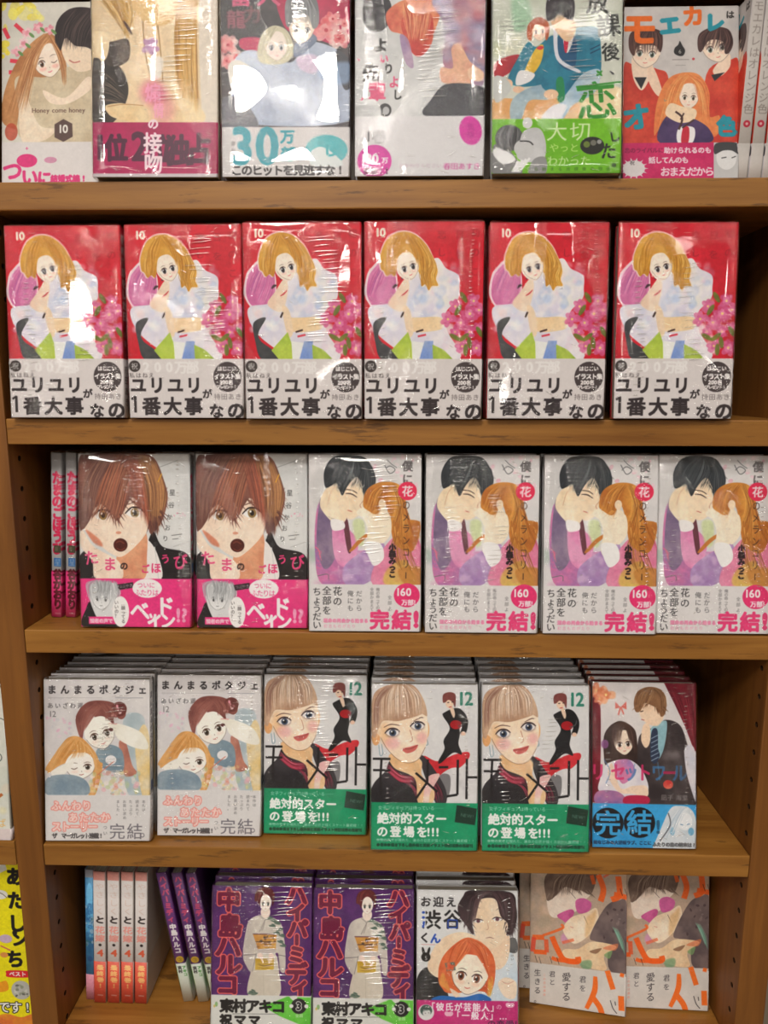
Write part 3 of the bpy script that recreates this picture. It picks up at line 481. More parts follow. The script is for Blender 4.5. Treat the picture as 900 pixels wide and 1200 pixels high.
def art_moment():
    p = Art('dancer_jacket', (228, 227, 228), (20, 160, 632, 1108), seed=14)
    p.rect(0, 100, 800, 840, (231, 230, 231), (224, 223, 226))
    p.fill([(320, 570), (400, 600), (500, 560), (575, 545), (580, 580), (520, 640), (400, 690), (350, 730), (320, 640)], (226, 60, 70), (200, 40, 52)); p.fill([(400, 700), (520, 640), (560, 840), (420, 840)], (232, 230, 232), (206, 204, 208)); p.fill([(410, 690), (470, 680), (470, 780), (430, 830)], (130, 128, 132))
    p.fill([(440, 320), (500, 295), (545, 310), (575, 370), (560, 440), (530, 440), (540, 400), (520, 370), (528, 440), (520, 500), (540, 560), (490, 550), (420, 610), (405, 600), (440, 530), (435, 480), (470, 410), (430, 340)], (44, 44, 48), (28, 28, 32)); p.ell(505, 390, 34, 26, (214, 44, 56), (170, 30, 40)); p.line([(520, 400), (552, 385), (560, 360)], 6, (90, 90, 94)); p.ell(547, 440, 14, 12, (236, 200, 176))
    p.fill([(470, 300), (488, 290), (500, 330), (490, 350)], (240, 210, 186)); p.ell(468, 262, 24, 34, (244, 214, 190)); p.fill([(430, 262), (432, 218), (470, 204), (502, 220), (500, 290), (486, 262), (462, 248), (444, 262)], (150, 84, 80), (120, 62, 60)); p.line([(455, 264), (466, 262)], 5, (60, 40, 44)); p.line([(480, 262), (492, 258)], 5, (60, 40, 44)); p.line([(464, 290), (480, 287)], 5, (200, 60, 70)); p.ht('12', 536, 240, 108, (48, 136, 116), sx=.9, bold=2.5)
    p.fill([(25, 838), (30, 740), (100, 660), (130, 600), (200, 640), (280, 690), (300, 838)], (62, 58, 64), (40, 38, 44)); p.fill([(300, 600), (330, 580), (440, 740), (450, 838), (390, 838)], (60, 56, 62)); p.hair([(115, 620), (190, 680), (270, 690)], [(110, 660), (190, 720), (270, 720)], 30, [(200, 60, 90), (120, 30, 50), (230, 120, 140)], 6, .8); p.hair([(190, 720), (240, 750), (280, 830)], [(380, 700), (420, 760), (440, 835)], 30, [(190, 60, 90), (110, 30, 50), (30, 28, 32)], 6, .7)
    p.fill([(130, 560), (300, 590), (310, 680), (380, 760), (370, 838), (290, 838), (270, 700), (150, 640)], (246, 210, 166), (236, 190, 140)); p.fill([(340, 700), (400, 670), (410, 690), (360, 780), (350, 838), (320, 838)], (250, 228, 214), (240, 190, 190))
    p.ell(45, 470, 24, 44, (236, 176, 120)); p.line([(62, 510), (70, 570), (85, 560), (78, 505)], 3, (100, 140, 160)); p.ell(335, 420, 18, 50, (238, 184, 130)); p.line([(332, 450), (345, 500), (335, 510)], 3, (90, 130, 140))
    p.fill([(30, 360), (60, 250), (180, 220), (310, 270), (345, 400), (330, 520), (290, 590), (230, 612), (170, 590), (110, 530), (75, 470), (40, 430)], (255, 240, 222), (252, 228, 202)); p.fill([(60, 460), (90, 380), (140, 440), (110, 520)], (238, 176, 110), None, .5, 14); p.ell(140, 500, 44, 34, (240, 170, 176), a=.6, soft=12); p.ell(310, 468, 30, 34, (240, 170, 176), a=.6, soft=10)
    for x, y in ((140, 440), (285, 400)):
        p.ell(x, y, 42, 28, (90, 60, 70), a=.35, soft=4); p.ell(x, y, 36, 19, (240, 236, 236)); p.ell(x + 2, y, 20, 20, (70, 84, 110)); p.ell(x + 2, y, 10, 11, (24, 24, 30)); p.ell(x - 4, y - 7, 5, 5, (255, 255, 255)); p.line([(x - 44, y + 4), (x - 16, y - 22), (x + 20, y - 22), (x + 42, y - 6)], 9, (50, 34, 40), 1, .5)
    p.line([(90, 410), (130, 392), (182, 398)], 6, (110, 70, 60), .9, .5); p.line([(262, 372), (300, 352), (318, 352)], 6, (110, 70, 60), .9, .5); p.line([(240, 420), (256, 478), (240, 490)], 4, (190, 120, 90), .8); p.fill([(196, 532), (240, 520), (286, 508), (270, 540), (225, 556)], (216, 110, 104)); p.line([(196, 532), (245, 530), (288, 508)], 4, (150, 60, 60)); p.line([(75, 470), (110, 532), (170, 590), (230, 612), (290, 590), (330, 520)], 3, (120, 70, 50), .7)
    p.fill([(20, 430), (22, 260), (60, 190), (160, 158), (260, 168), (320, 250), (340, 340), (310, 330), (290, 340), (180, 372), (90, 372), (60, 420), (40, 470)], (216, 182, 154), (190, 150, 124))
    p.hair([(130, 165), (80, 240), (80, 370)], [(230, 165), (290, 230), (300, 330)], 120, [(244, 226, 206), (176, 134, 108), (232, 206, 180), (146, 104, 84), (250, 240, 230)], 5, .6, 3); p.hair([(100, 175), (40, 260), (30, 420)], [(150, 165), (70, 260), (70, 400)], 40, [(150, 100, 84), (206, 180, 160), (120, 80, 70)], 5, .6)
    K = (34, 32, 36)
    for L_ in ([(28, 590), (130, 590)], [(30, 655), (130, 655)], [(78, 592), (72, 720)], [(75, 720), (75, 800)], [(275, 668), (400, 775)], [(345, 590), (342, 720)], [(342, 720), (280, 812)], [(408, 635), (462, 633)], [(455, 800), (515, 790)], [(515, 790), (517, 590)], [(569, 585), (567, 815)], [(570, 690), (630, 690)]): p.line(L_, 13, K)
    p.rect(0, 838, 800, 1120, (30, 162, 114), (24, 150, 104)); p.yb = 838
    p.ht('女子フィギュアは待っている──', 72, 868, 26, (200, 232, 216), dx=25); p.ht('絶対的スター', 88, 928, 68, (248, 250, 248), dx=67, bold=2.5); p.ht('の登場を', 85, 1004, 66, (248, 250, 248), dx=76, bold=2.5); p.ht('!!!', 350, 1004, 66, (248, 250, 248), dx=26, bold=3)
    p.ht('本物の天才が現れた、運命の巨匠が描くスケート最前線!!', 60, 1052, 20, (206, 236, 220), dx=21); p.line([(50, 1050), (150, 1050)], 2, (200, 230, 215)); p.ht('●巻末●描き下ろし番外編と美麗イラスト特別収録の最新刊', 62, 1080, 20, (16, 70, 52), dx=20.5, bold=1)
    p.fill([(512, 848), (628, 868), (616, 962), (500, 946)], (30, 60, 50), sm=False); p.ht('NEW!', 545, 905, 28, (90, 130, 115), rot=8)
    p.rect(633, 100, 800, 1120, (206, 205, 206)); p.vt('モメント', 662, 240, 50, (50, 48, 52), dy=64, bold=1.5); p.ht('12', 652, 560, 44, (58, 132, 118)); p.rect(633, 838, 800, 1120, (28, 150, 106)); p.vt('絶対的', 662, 900, 44, (240, 246, 242), dy=50)
    return p
def art_curtain():
    p = Art('curtain_couple_jacket', (228, 224, 224), (55, 118, 556, 935), seed=17)
    p.rect(0, 90, 700, 720, (232, 226, 226), (222, 216, 218))
    p.fill([(400, 118), (600, 118), (600, 480), (545, 450), (500, 330), (450, 220)], (132, 34, 50), (104, 22, 40), sm=False); p.fill([(55, 200), (90, 210), (95, 400), (92, 600), (85, 718), (55, 718)], (138, 40, 56), (110, 28, 44)); p.hair([(420, 120), (480, 260), (540, 440)], [(540, 120), (550, 260), (556, 440)], 26, [(90, 16, 32), (170, 60, 72)], 5, .5)
    for x, y, r in ((75, 160, 40), (120, 180, 46), (90, 200, 30)): p.flower(x, y, r, (250, 190, 150), (228, 120, 80), (250, 220, 140))
    p.fill([(190, 240), (165, 215), (165, 250)], (226, 120, 110), sm=False); p.fill([(192, 240), (218, 212), (220, 252)], (226, 120, 110), sm=False); p.line([(190, 240), (180, 280)], 8, (226, 130, 120)); p.line([(192, 240), (206, 276)], 8, (226, 130, 120))
    p.fill([(290, 370), (370, 330), (410, 300), (480, 330), (520, 450), (545, 560), (552, 718), (250, 718), (250, 560), (270, 440)], (78, 68, 70), (56, 48, 52)); p.blobs((400, 450, 470, 560), 14, [(150, 140, 142), (110, 100, 104)], 20, .4, 8)
    p.fill([(335, 350), (400, 305), (415, 330), (400, 440), (370, 500), (345, 470)], (166, 204, 214), (140, 184, 198)); p.fill([(340, 360), (368, 350), (372, 440), (380, 480), (355, 520), (335, 480)], (50, 62, 88)); 
    for k in range(6): p.line([(338, 395 + k * 22), (374, 375 + k * 22)], 4, (170, 190, 210), .8)
    p.fill([(290, 400), (300, 330), (325, 320), (335, 360), (330, 420), (310, 440)], (248, 218, 190)); p.fill([(280, 210), (300, 190), (390, 220), (400, 280), (370, 330), (320, 320), (285, 280)], (250, 222, 196), (244, 206, 176)); p.line([(286, 262), (300, 258)], 5, (80, 50, 44)); p.line([(290, 300), (306, 304)], 4, (190, 110, 100))
    p.fill([(255, 210), (275, 160), (330, 138), (390, 155), (412, 210), (405, 270), (385, 285), (372, 250), (340, 230), (305, 220), (285, 260), (262, 260)], (150, 108, 76), (120, 80, 54)); p.hair([(320, 145), (280, 180), (268, 250)], [(350, 145), (340, 190), (320, 230)], 34, [(186, 144, 104), (100, 64, 44)], 4, .6); p.hair([(340, 145), (380, 180), (390, 270)], [(370, 150), (405, 190), (408, 260)], 30, [(186, 144, 104), (100, 64, 44)], 4, .6)
    p.tufts([(258, 240), (290, 240), (330, 230), (372, 260), (405, 260), (412, 200)], 26, 24, [(130, 90, 62), (156, 112, 80), (110, 74, 52)], 4); p.fill([(110, 480), (115, 370), (180, 310), (250, 340), (270, 400), (270, 520), (240, 560), (130, 540)], (74, 54, 50), (52, 38, 38)); p.fill([(95, 590), (130, 520), (230, 500), (300, 560), (320, 660), (200, 680), (90, 660)], (244, 238, 242), (226, 220, 232)); p.face(206, 418, 46, 58, -6, (252, 230, 212), (90, 64, 56), (214, 90, 90), eye=.24)
    p.hair([(180, 312), (140, 350), (140, 470)], [(220, 315), (200, 350), (190, 400)], 40, [(60, 42, 40), (112, 84, 74)], 4, .7); p.hair([(200, 312), (240, 350), (262, 470)], [(220, 330), (230, 370), (235, 400)], 40, [(60, 42, 40), (112, 84, 74)], 4, .7); p.ell(115, 425, 18, 22, (150, 90, 150), a=.8)
    p.fill([(150, 520), (130, 580), (180, 660), (250, 670), (320, 680), (315, 630), (250, 630), (190, 640)], (250, 222, 200)); p.fill([(160, 520), (230, 500), (260, 560), (200, 620)], (220, 120, 170), (160, 120, 190), a=.85); p.fill([(80, 660), (180, 660), (220, 718), (75, 718)], (150, 110, 170), (196, 130, 170)); p.fill([(220, 680), (320, 680), (320, 718), (210, 718)], (190, 40, 80))
    for t, x, c in (('リ', 82, (226, 60, 120)), ('セ', 180, (226, 60, 120)), ('ッ', 240, (90, 130, 190)), ('ト', 305, (220, 50, 110)), ('ワ', 375, (70, 120, 170)), ('ー', 428, (190, 40, 90)), ('ル', 476, (60, 110, 160)), ('ド', 534, (232, 80, 140))): p.glyphs([(t, x, 562, 92, .8, 0)], c, 2, a=.85)
    p.line([(110, 500), (140, 560), (120, 620)], 5, (110, 150, 200), .7); p.line([(370, 510), (380, 600)], 5, (90, 140, 180), .6); p.line([(260, 520), (240, 600)], 4, (110, 150, 200), .7); p.ell(420, 620, 24, 22, (210, 60, 60), (240, 140, 110)); p.ht('凪子', 400, 685, 30, (150, 144, 146)); p.ht('海里', 470, 685, 30, (150, 144, 146)); p.fill([(500, 440), (540, 430), (556, 520), (556, 700), (530, 640), (505, 540)], (232, 226, 232), (206, 206, 220))
    p.rect(0, 718, 700, 950, (66, 172, 232), (50, 158, 222)); p.yb = 718; p.fill([(345, 935), (380, 850), (430, 740), (480, 724), (530, 740), (556, 800), (580, 950), (340, 950)], (228, 232, 238), (210, 220, 230)); p.ell(500, 800, 36, 44, (242, 244, 248)); p.ell(440, 850, 12, 20, (120, 180, 214)); p.ell(530, 850, 14, 20, (120, 180, 214)); p.hair([(480, 728), (430, 800), (380, 930)], [(520, 728), (490, 780), (470, 840)], 30, [(250, 250, 252), (190, 206, 222)], 5, .7); p.line([(478, 815), (492, 818)], 4, (110, 150, 190)); p.line([(510, 816), (524, 812)], 4, (110, 150, 190)); p.line([(420, 760), (430, 820), (380, 900)], 6, (60, 60, 70), .7)
    p.ell(130, 815, 76, 76, (30, 30, 38)); p.ell(282, 810, 76, 76, (30, 30, 38)); p.ht('完', 130, 815, 128, (66, 172, 232), bold=3); p.ht('結', 282, 810, 128, (66, 172, 232), bold=3); p.ht('!', 372, 830, 90, (40, 100, 140), bold=3)
    p.ht('幼なじみの大逆転ラブ、ここに', 70, 910, 20, (30, 70, 110), dx=20, bold=1); p.ht('ふたりの恋の結末は?', 355, 916, 22, (90, 94, 100), dx=21, bold=1)
    p.rect(557, 90, 700, 720, (110, 30, 44)); p.vt('初恋', 585, 250, 40, (240, 220, 220)); p.rect(557, 718, 700, 950, (190, 196, 200))
    return p
def art_purple():
    p = Art('kimono_jacket', (92, 44, 112), (35, 158, 805, 1418), seed=21)
    p.rect(0, 100, 1000, 1045, (98, 48, 118), (82, 38, 104)); RD = (118, 28, 66); OL = (246, 110, 104)
    kw = dict(bold=9, outline=(OL, 7))
    for t, x, y, s_, sx in (('中', 160, 275, 190, 1), ('島', 172, 485, 200, .98), ('ハ', 160, 650, 190, 1.15), ('ル', 165, 795, 180, 1.15), ('コ', 158, 955, 180, 1)): p.glyphs([(t, x, y, s_, sx, 0)], RD, **kw)
    for t, x, y, s_, sx in (('ハ', 685, 235, 170, 1.05), ('イ', 685, 370, 160, .95), ('パ', 695, 500, 160, 1.05), ('ー', 690, 590, 120, .8), ('ミ', 690, 705, 150, .9), ('デ', 690, 860, 190, .9), ('ィ', 720, 960, 170, .9)): p.glyphs([(t, x, y, s_, sx, 90 if t == 'ー' else 0)], RD, **kw)
    KI = (222, 214, 204); K2 = (200, 190, 184)
    p.fill([(340, 840), (380, 700), (520, 700), (555, 840), (556, 1045), (325, 1045)], (230, 222, 208), (214, 204, 190)); p.fill([(400, 395), (470, 400), (560, 450), (590, 560), (605, 720), (600, 850), (560, 830), (545, 700), (500, 720), (400, 720), (345, 850), (300, 800), (275, 720), (290, 560), (320, 440)], KI, K2)
    p.line([(400, 400), (440, 440), (420, 520)], 4, (150, 140, 136)); p.line([(460, 400), (400, 530)], 5, (150, 140, 136)); p.line([(275, 720), (380, 712)], 5, (120, 112, 116)); p.line([(545, 712), (605, 722)], 5, (120, 112, 116)); p.line([(380, 700), (350, 850)], 4, (130, 122, 124)); p.line([(548, 700), (565, 840)], 4, (130, 122, 124)); p.line([(435, 840), (440, 1045)], 3, (196, 186, 170))
    for x, y in ((480, 420), (510, 440), (540, 460), (500, 480), (560, 510), (575, 560), (565, 610), (585, 640), (535, 540), (350, 1010), (370, 1030), (340, 1025)): p.ell(x, y, 28, 9, (84, 108, 96), (110, 126, 112), p.r.uniform(-20, 30), .9); p.ell(x + 8, y - 10, 16, 6, (84, 108, 96), None, 20)
    p.fill([(350, 548), (535, 548), (528, 690), (400, 690)], (226, 172, 90), (206, 144, 66), sm=False); p.line([(350, 548), (535, 548)], 8, (120, 80, 90)); p.line([(372, 612), (530, 605)], 8, (110, 80, 60)); p.blobs((380, 560, 520, 670), 30, [(70, 60, 66), (240, 200, 110), (150, 100, 60)], 11, .9); p.fill([(400, 670), (520, 665), (510, 705), (405, 705)], (206, 196, 192))
    p.fill([(385, 715), (420, 700), (432, 760), (410, 790)], (250, 226, 214)); p.fill([(475, 712), (510, 705), (512, 770), (490, 770)], (250, 226, 214)); p.rect(372, 745, 516, 835, (200, 160, 50), (222, 186, 80)); p.hair([(390, 770), (440, 790), (500, 770)], [(390, 815), (440, 820), (500, 815)], 16, [(130, 90, 30), (240, 206, 110)], 5, .8); p.line([(415, 745), (432, 775), (425, 745)], 8, (250, 226, 214)); p.line([(470, 745), (480, 780), (492, 745)], 8, (250, 226, 214))
    p.fill([(410, 385), (420, 340), (475, 340), (480, 390), (445, 420)], (250, 232, 220)); p.face(446, 298, 44, 66, 0, (252, 238, 228), (60, 70, 60), (150, 40, 60), look=-.1, blush=(246, 190, 190), eye=.24)
    p.fill([(360, 275), (375, 200), (440, 165), (500, 190), (515, 260), (500, 320), (488, 260), (450, 225), (415, 250), (400, 320), (385, 290)], (112, 46, 50), (86, 32, 38)); p.hair([(420, 172), (380, 210), (378, 285)], [(460, 172), (430, 210), (402, 270)], 26, [(150, 70, 66), (70, 24, 30)], 4, .7); p.hair([(440, 172), (490, 210), (500, 290)], [(470, 180), (510, 220), (508, 280)], 26, [(150, 70, 66), (70, 24, 30)], 4, .7)
    p.rect(0, 1040, 1000, 1500, (226, 226, 222)); p.yb = 1040
    p.fill([(430, 1120), (520, 1090), (620, 1045), (805, 1050), (805, 1300), (560, 1200)], (96, 200, 60), (120, 212, 84), sm=False); p.fill([(640, 1045), (700, 1040), (680, 1080)], (230, 230, 226)); p.ht('東村アキコ', 155, 1125, 112, (36, 34, 36), dx=100, bold=5); p.ell(712, 1120, 60, 62, (38, 34, 40)); p.ell(655, 1120, 16, 16, (240, 240, 238)); p.ell(770, 1120, 16, 16, (240, 240, 238)); p.ht('3', 712, 1120, 84, (38, 34, 40), bold=3, outline=((236, 236, 234), 6)); p.ell(75, 1115, 12, 20, (150, 190, 130)); p.ell(60, 1130, 8, 12, (220, 200, 120))
    p.line([(200, 1190), (560, 1186)], 4, (110, 110, 110)); p.ht('祝ママ', 150, 1240, 96, (36, 34, 36), dx=110, bold=5); p.ht('全国', 700, 1195, 30, (240, 250, 236))
    p.rect(806, 100, 1000, 1045, (96, 46, 116)); p.vt('ハイパーミディ', 850, 220, 62, (206, 70, 110), dy=64, bold=3); p.vt('中島ハルコ', 850, 680, 58, (240, 236, 236), dy=58, bold=4); p.ell(850, 1000, 34, 32, (232, 190, 50)); p.ht('③', 850, 1000, 44, (120, 90, 20)); p.rect(806, 1040, 1000, 1500, (214, 220, 208)); p.vt('東村', 835, 1080, 34, (60, 60, 60), dy=36, bold=1.5); p.vt('アキコ', 872, 1080, 34, (90, 150, 80), dy=36, bold=1.5)
    return p
def art_bunny():
    p = Art('head_pat_jacket', (232, 232, 234), (45, 170, 825, 1406), seed=24)
    p.rect(0, 100, 1000, 1040, (236, 236, 238), (228, 229, 231))
    p.fill([(620, 740), (720, 620), (800, 700), (830, 900), (830, 1040), (560, 1040), (600, 880)], (226, 234, 242), (206, 222, 236)); p.fill([(50, 860), (130, 780), (240, 880), (290, 1000), (280, 1040), (45, 1040)], (50, 50, 54), (34, 34, 38)); p.fill([(740, 560), (800, 540), (826, 620), (800, 660), (745, 640)], (70, 72, 76), (110, 110, 112))
    p.fill([(590, 600), (740, 500), (760, 640), (720, 760), (640, 780)], (250, 226, 200), (246, 214, 184)); p.fill([(480, 440), (470, 320), (560, 230), (700, 230), (760, 350), (740, 480), (690, 590), (620, 630), (560, 600), (500, 530)], (250, 230, 206), (246, 220, 190)); p.ell(755, 450, 26, 44, (246, 216, 190))
    for x, y in ((518, 412), (665, 396)): p.ell(x, y, 36, 14, (246, 244, 242)); p.ell(x, y, 15, 14, (110, 70, 84)); p.line([(x - 40, y), (x - 8, y - 16), (x + 38, y - 6)], 8, (50, 36, 40), 1, .5)
    p.line([(590, 430), (596, 470), (580, 480)], 4, (200, 150, 120)); p.line([(575, 545), (610, 540), (640, 548)], 6, (150, 100, 90), .9, .5)
    p.fill([(360, 300), (400, 220), (440, 175), (600, 165), (780, 190), (812, 300), (815, 400), (780, 500), (735, 520), (745, 430), (690, 370), (650, 240), (540, 240), (500, 300), (470, 400), (480, 520), (420, 440), (375, 380)], (72, 52, 58), (48, 36, 42)); p.hair([(560, 175), (460, 240), (430, 430)], [(620, 175), (530, 240), (480, 440)], 60, [(110, 84, 88), (40, 28, 34), (84, 62, 68)], 8, .6, 5); p.hair([(620, 175), (680, 260), (710, 380)], [(760, 190), (800, 300), (780, 480)], 60, [(110, 84, 88), (40, 28, 34), (84, 62, 68)], 8, .6, 5)
    p.tufts([(365, 370), (420, 440), (480, 510), (470, 400), (540, 260)], 26, 44, [(56, 42, 48), (78, 60, 66)], 6); p.tufts([(650, 260), (700, 380), (740, 500), (790, 490), (815, 380)], 26, 44, [(56, 42, 48), (78, 60, 66)], 6); p.fill([(130, 790), (170, 640), (260, 540), (400, 500), (540, 560), (500, 620), (340, 660), (280, 760), (220, 860)], (250, 232, 206), (246, 218, 188))
    p.fill([(212, 880), (220, 760), (280, 650), (420, 545), (540, 580), (620, 660), (650, 760), (640, 900), (600, 990), (540, 960), (300, 980), (240, 940)], (232, 120, 72), (214, 90, 50)); p.fill([(220, 900), (250, 820), (300, 960), (260, 940)], (240, 180, 90), None, .7, 5); p.fill([(600, 860), (630, 860), (620, 980), (590, 990)], (240, 190, 80), None, .8, 5)
    p.face(452, 838, 138, 148, 10, (252, 236, 218), (140, 84, 60), (210, 110, 100), -.1, blush=(250, 180, 150), eye=.24, line=(70, 44, 40)); p.hair([(430, 550), (330, 640), (260, 900)], [(450, 560), (440, 640), (330, 780)], 70, [(244, 150, 96), (196, 76, 40), (226, 110, 62)], 8, .6, 5); p.hair([(430, 550), (560, 620), (620, 900)], [(440, 560), (500, 650), (590, 800)], 70, [(244, 150, 96), (196, 76, 40), (226, 110, 62)], 8, .6, 5)
    p.fill([(262, 745), (335, 735), (345, 800), (275, 808)], (110, 120, 110), sm=False); p.flower(302, 772, 34, (240, 120, 80), (226, 80, 50)); p.fill([(180, 1040), (230, 1000), (400, 1010), (540, 980), (600, 1040)], (40, 110, 190)); p.fill([(300, 940), (380, 990), (340, 1010)], (250, 224, 200)); p.fill([(670, 900), (730, 850), (810, 890), (800, 1010), (720, 1000)], (250, 228, 206)); p.line([(700, 880), (740, 900), (790, 880)], 4, (214, 150, 130))
    p.ht('お迎え', 112, 265, 84, (50, 48, 52), dx=98, bold=1.5); B_ = (40, 84, 190); p.glyphs([('渋', 155, 405, 158, 1, 0)], (40, 40, 44), 4); p.glyphs([('谷', 318, 400, 160, .9, 0)], (40, 40, 44), 4); p.rect(78, 330, 112, 470, (234, 234, 236)); p.ell(95, 350, 12, 10, B_); p.ell(95, 390, 12, 10, B_); p.line([(100, 420), (92, 470)], 16, B_); p.line([(285, 405), (285, 468), (355, 466), (355, 408), (285, 405)], 11, B_, sm=False)
    p.glyphs([('く', 105, 548, 84, 1, 0)], (50, 48, 52), 3); p.glyphs([('ん', 188, 552, 84, 1, 0)], B_, 3); p.line([(80, 602), (185, 602)], 3, (220, 130, 130)); p.ell(115, 700, 36, 36, (30, 28, 30)); p.ell(96, 655, 10, 34, (30, 28, 30), None, -14); p.ell(136, 655, 10, 34, (30, 28, 30), None, 14); p.ht('5', 116, 708, 46, (240, 240, 240)); p.vt('けい', 780, 680, 24, (70, 70, 70), dy=26)
    p.rect(0, 1035, 1000, 1500, (214, 52, 134), (200, 44, 122)); p.yb = 1035; p.ell(118, 1130, 62, 62, (232, 232, 232)); p.ell(118, 1115, 46, 44, (70, 96, 88)); p.ell(122, 1135, 30, 30, (226, 226, 226)); p.hair([(80, 1100), (100, 1090), (120, 1120)], [(100, 1130), (130, 1100), (150, 1110)], 16, [(60, 84, 78)], 6, .8); p.line([(108, 1135), (116, 1140)], 4, (50, 50, 50)); p.line([(135, 1132), (142, 1136)], 4, (50, 50, 50))
    p.ht('「彼氏が芸能人」', 155, 1085, 68, (250, 240, 246), dx=70, bold=2, sx=.95); p.ht('の', 678, 1080, 44, (250, 236, 244)); p.ht('「一般人」…', 350, 1150, 66, (250, 240, 246), dx=72, bold=2, sx=.95); 
    for x, y in ((762, 1065), (292, 1140)): p.ell(x - 12, y, 22, 18, (244, 190, 214), None, 30); p.ell(x + 14, y, 22, 18, (244, 190, 214), None, -30)
    p.ht('の恋愛は…!?', 620, 1215, 70, (60, 40, 70), bold=1); p.ht('ナイショの恋、急展開!', 200, 1260, 50, (250, 240, 246))
    p.rect(826, 100, 1000, 1500, (190, 188, 188)); p.vt('お迎え渋谷くん', 870, 300, 60, (60, 60, 66), dy=70)
    return p
def art_orange():
    p = Art('sleeping_couple_jacket', (206, 190, 176), (130, -55, 868, 1035), skew=.165, seed=27)
    p.fill([(100, -100), (900, -100), (900, 900), (100, 800)], (206, 176, 152), (190, 168, 152), sm=False); p.blobs((130, 0, 300, 500), 26, [(226, 190, 150), (190, 170, 150), (230, 200, 180), (170, 160, 140)], 50, .5, 12)
    p.fill([(255, 240), (270, 120), (500, 150), (600, 220), (520, 300), (480, 360), (400, 350), (340, 400), (280, 370)], (250, 234, 220), (244, 222, 206)); p.fill([(255, 250), (262, 60), (560, 40), (640, 60), (600, 230), (520, 200), (480, 200), (400, 170), (330, 230), (290, 260)], (132, 110, 98), (104, 84, 76)); p.hair([(400, 60), (320, 120), (300, 230)], [(560, 60), (540, 120), (520, 220)], 60, [(100, 80, 72), (170, 148, 130), (80, 62, 58)], 8, .6, 5); p.tufts([(262, 240), (330, 220), (400, 170), (480, 200), (520, 210), (600, 230)], 34, 50, [(120, 98, 88), (96, 78, 70), (150, 128, 114)], 6, .7); p.line([(430, 200), (480, 260)], 7, (90, 64, 60), 1, .6); p.line([(480, 170), (530, 240)], 7, (90, 64, 60), 1, .6)
    p.fill([(340, 380), (440, 340), (470, 370), (420, 440), (380, 420)], (226, 110, 170), (206, 90, 150)); p.fill([(480, 280), (540, 260), (600, 300), (580, 360), (500, 370)], (230, 120, 180), (210, 100, 160)); p.fill([(370, 540), (430, 500), (450, 560), (390, 600)], (220, 150, 200), None, .7, 6)
    p.fill([(385, 480), (450, 400), (560, 370), (640, 340), (650, 460), (560, 560), (480, 600), (420, 560)], (252, 236, 214), (248, 220, 190)); p.line([(545, 395), (575, 460)], 8, (80, 56, 52), 1, .6); p.line([(440, 470), (465, 480)], 4, (210, 120, 110)); p.fill([(560, 420), (600, 380), (640, 350), (620, 470), (560, 560)], (232, 186, 130), None, .7, 8)
    p.fill([(590, 560), (640, 440), (720, 320), (800, 290), (868, 330), (868, 840), (740, 800), (720, 640), (640, 590)], (128, 110, 108), (100, 86, 88)); p.blobs((690, 350, 868, 560), 14, [(70, 54, 60), (150, 132, 128)], 14, .7); p.hair([(760, 480), (800, 560), (830, 640)], [(800, 500), (840, 600), (860, 700)], 12, [(110, 160, 140), (150, 190, 170)], 8, .7)
    p.fill([(500, 640), (600, 590), (740, 610), (790, 640), (700, 700), (720, 800), (640, 800), (540, 760), (380, 700), (400, 640)], (248, 222, 186), (236, 200, 160)); p.fill([(590, 660), (680, 640), (640, 680)], (120, 80, 60), a=.7); p.fill([(700, 690), (760, 660), (740, 720)], (130, 170, 110), a=.7); p.fill([(520, 740), (600, 730), (600, 790), (540, 790)], (110, 160, 120), None, .7, 5); p.fill([(690, 640), (800, 610), (780, 660)], (232, 130, 90), a=.7)
    O_ = (250, 102, 40)
    p.line([(150, 540), (240, 545)], 40, O_, .85); p.line([(160, 540), (150, 650)], 36, (240, 76, 56), .8); p.line([(160, 650), (260, 660)], 36, O_, .9); p.line([(255, 560), (262, 660)], 34, (240, 90, 50), .8); p.line([(300, 540), (350, 650), (400, 720), (500, 735), (500, 700)], 44, O_, .95); p.line([(230, 530), (380, 480), (370, 450)], 20, O_, .8); p.line([(380, 590), (470, 570)], 24, (240, 110, 70), .7)
    p.line([(600, 90), (620, 160)], 30, O_, .8); p.line([(650, 90), (690, 200), (670, 290)], 44, O_, .9); p.line([(800, 110), (810, 250), (750, 280)], 44, O_, .9); p.line([(770, 240), (868, 270)], 40, O_, .9); p.line([(730, 90), (690, 110)], 16, (240, 90, 60), .7)
    p.fill([(120, 728), (900, 843), (900, 1300), (120, 1300)], (226, 219, 214), (216, 210, 205), sm=False); p.yb = 740
    p.line([(300, 700), (350, 720), (500, 738)], 30, O_, .9)
    for x, y in ((170, 710), (200, 720), (285, 720), (340, 730), (815, 230), (850, 235)): p.line([(x, y - 30), (x + 18, y + 25)], 8, (40, 36, 40), 1, .6)
    p.vt('生きる。', 190, 810, 56, (60, 54, 60), dy=68); p.vt('君と', 305, 825, 50, (80, 74, 80), dy=60); p.vt('愛する。', 415, 850, 72, (60, 54, 60), dy=74); p.vt('君を', 540, 870, 54, (80, 74, 80), dy=66); p.vt('この恋は運命', 245, 830, 22, (236, 150, 130), dy=30)
    p.line([(635, 850), (630, 960), (570, 1090)], 42, (250, 120, 50), 1, .3); p.line([(620, 1010), (670, 1080), (690, 1140)], 44, (250, 120, 50)); p.line([(725, 810), (770, 950)], 40, (250, 120, 50)); p.line([(820, 840), (850, 850)], 30, (250, 120, 50)); p.line([(830, 1000), (835, 1110)], 44, (250, 120, 50)); p.line([(750, 1030), (770, 1090), (800, 1130)], 6, (60, 54, 60)); p.line([(785, 1040), (790, 1070)], 6, (60, 54, 60))
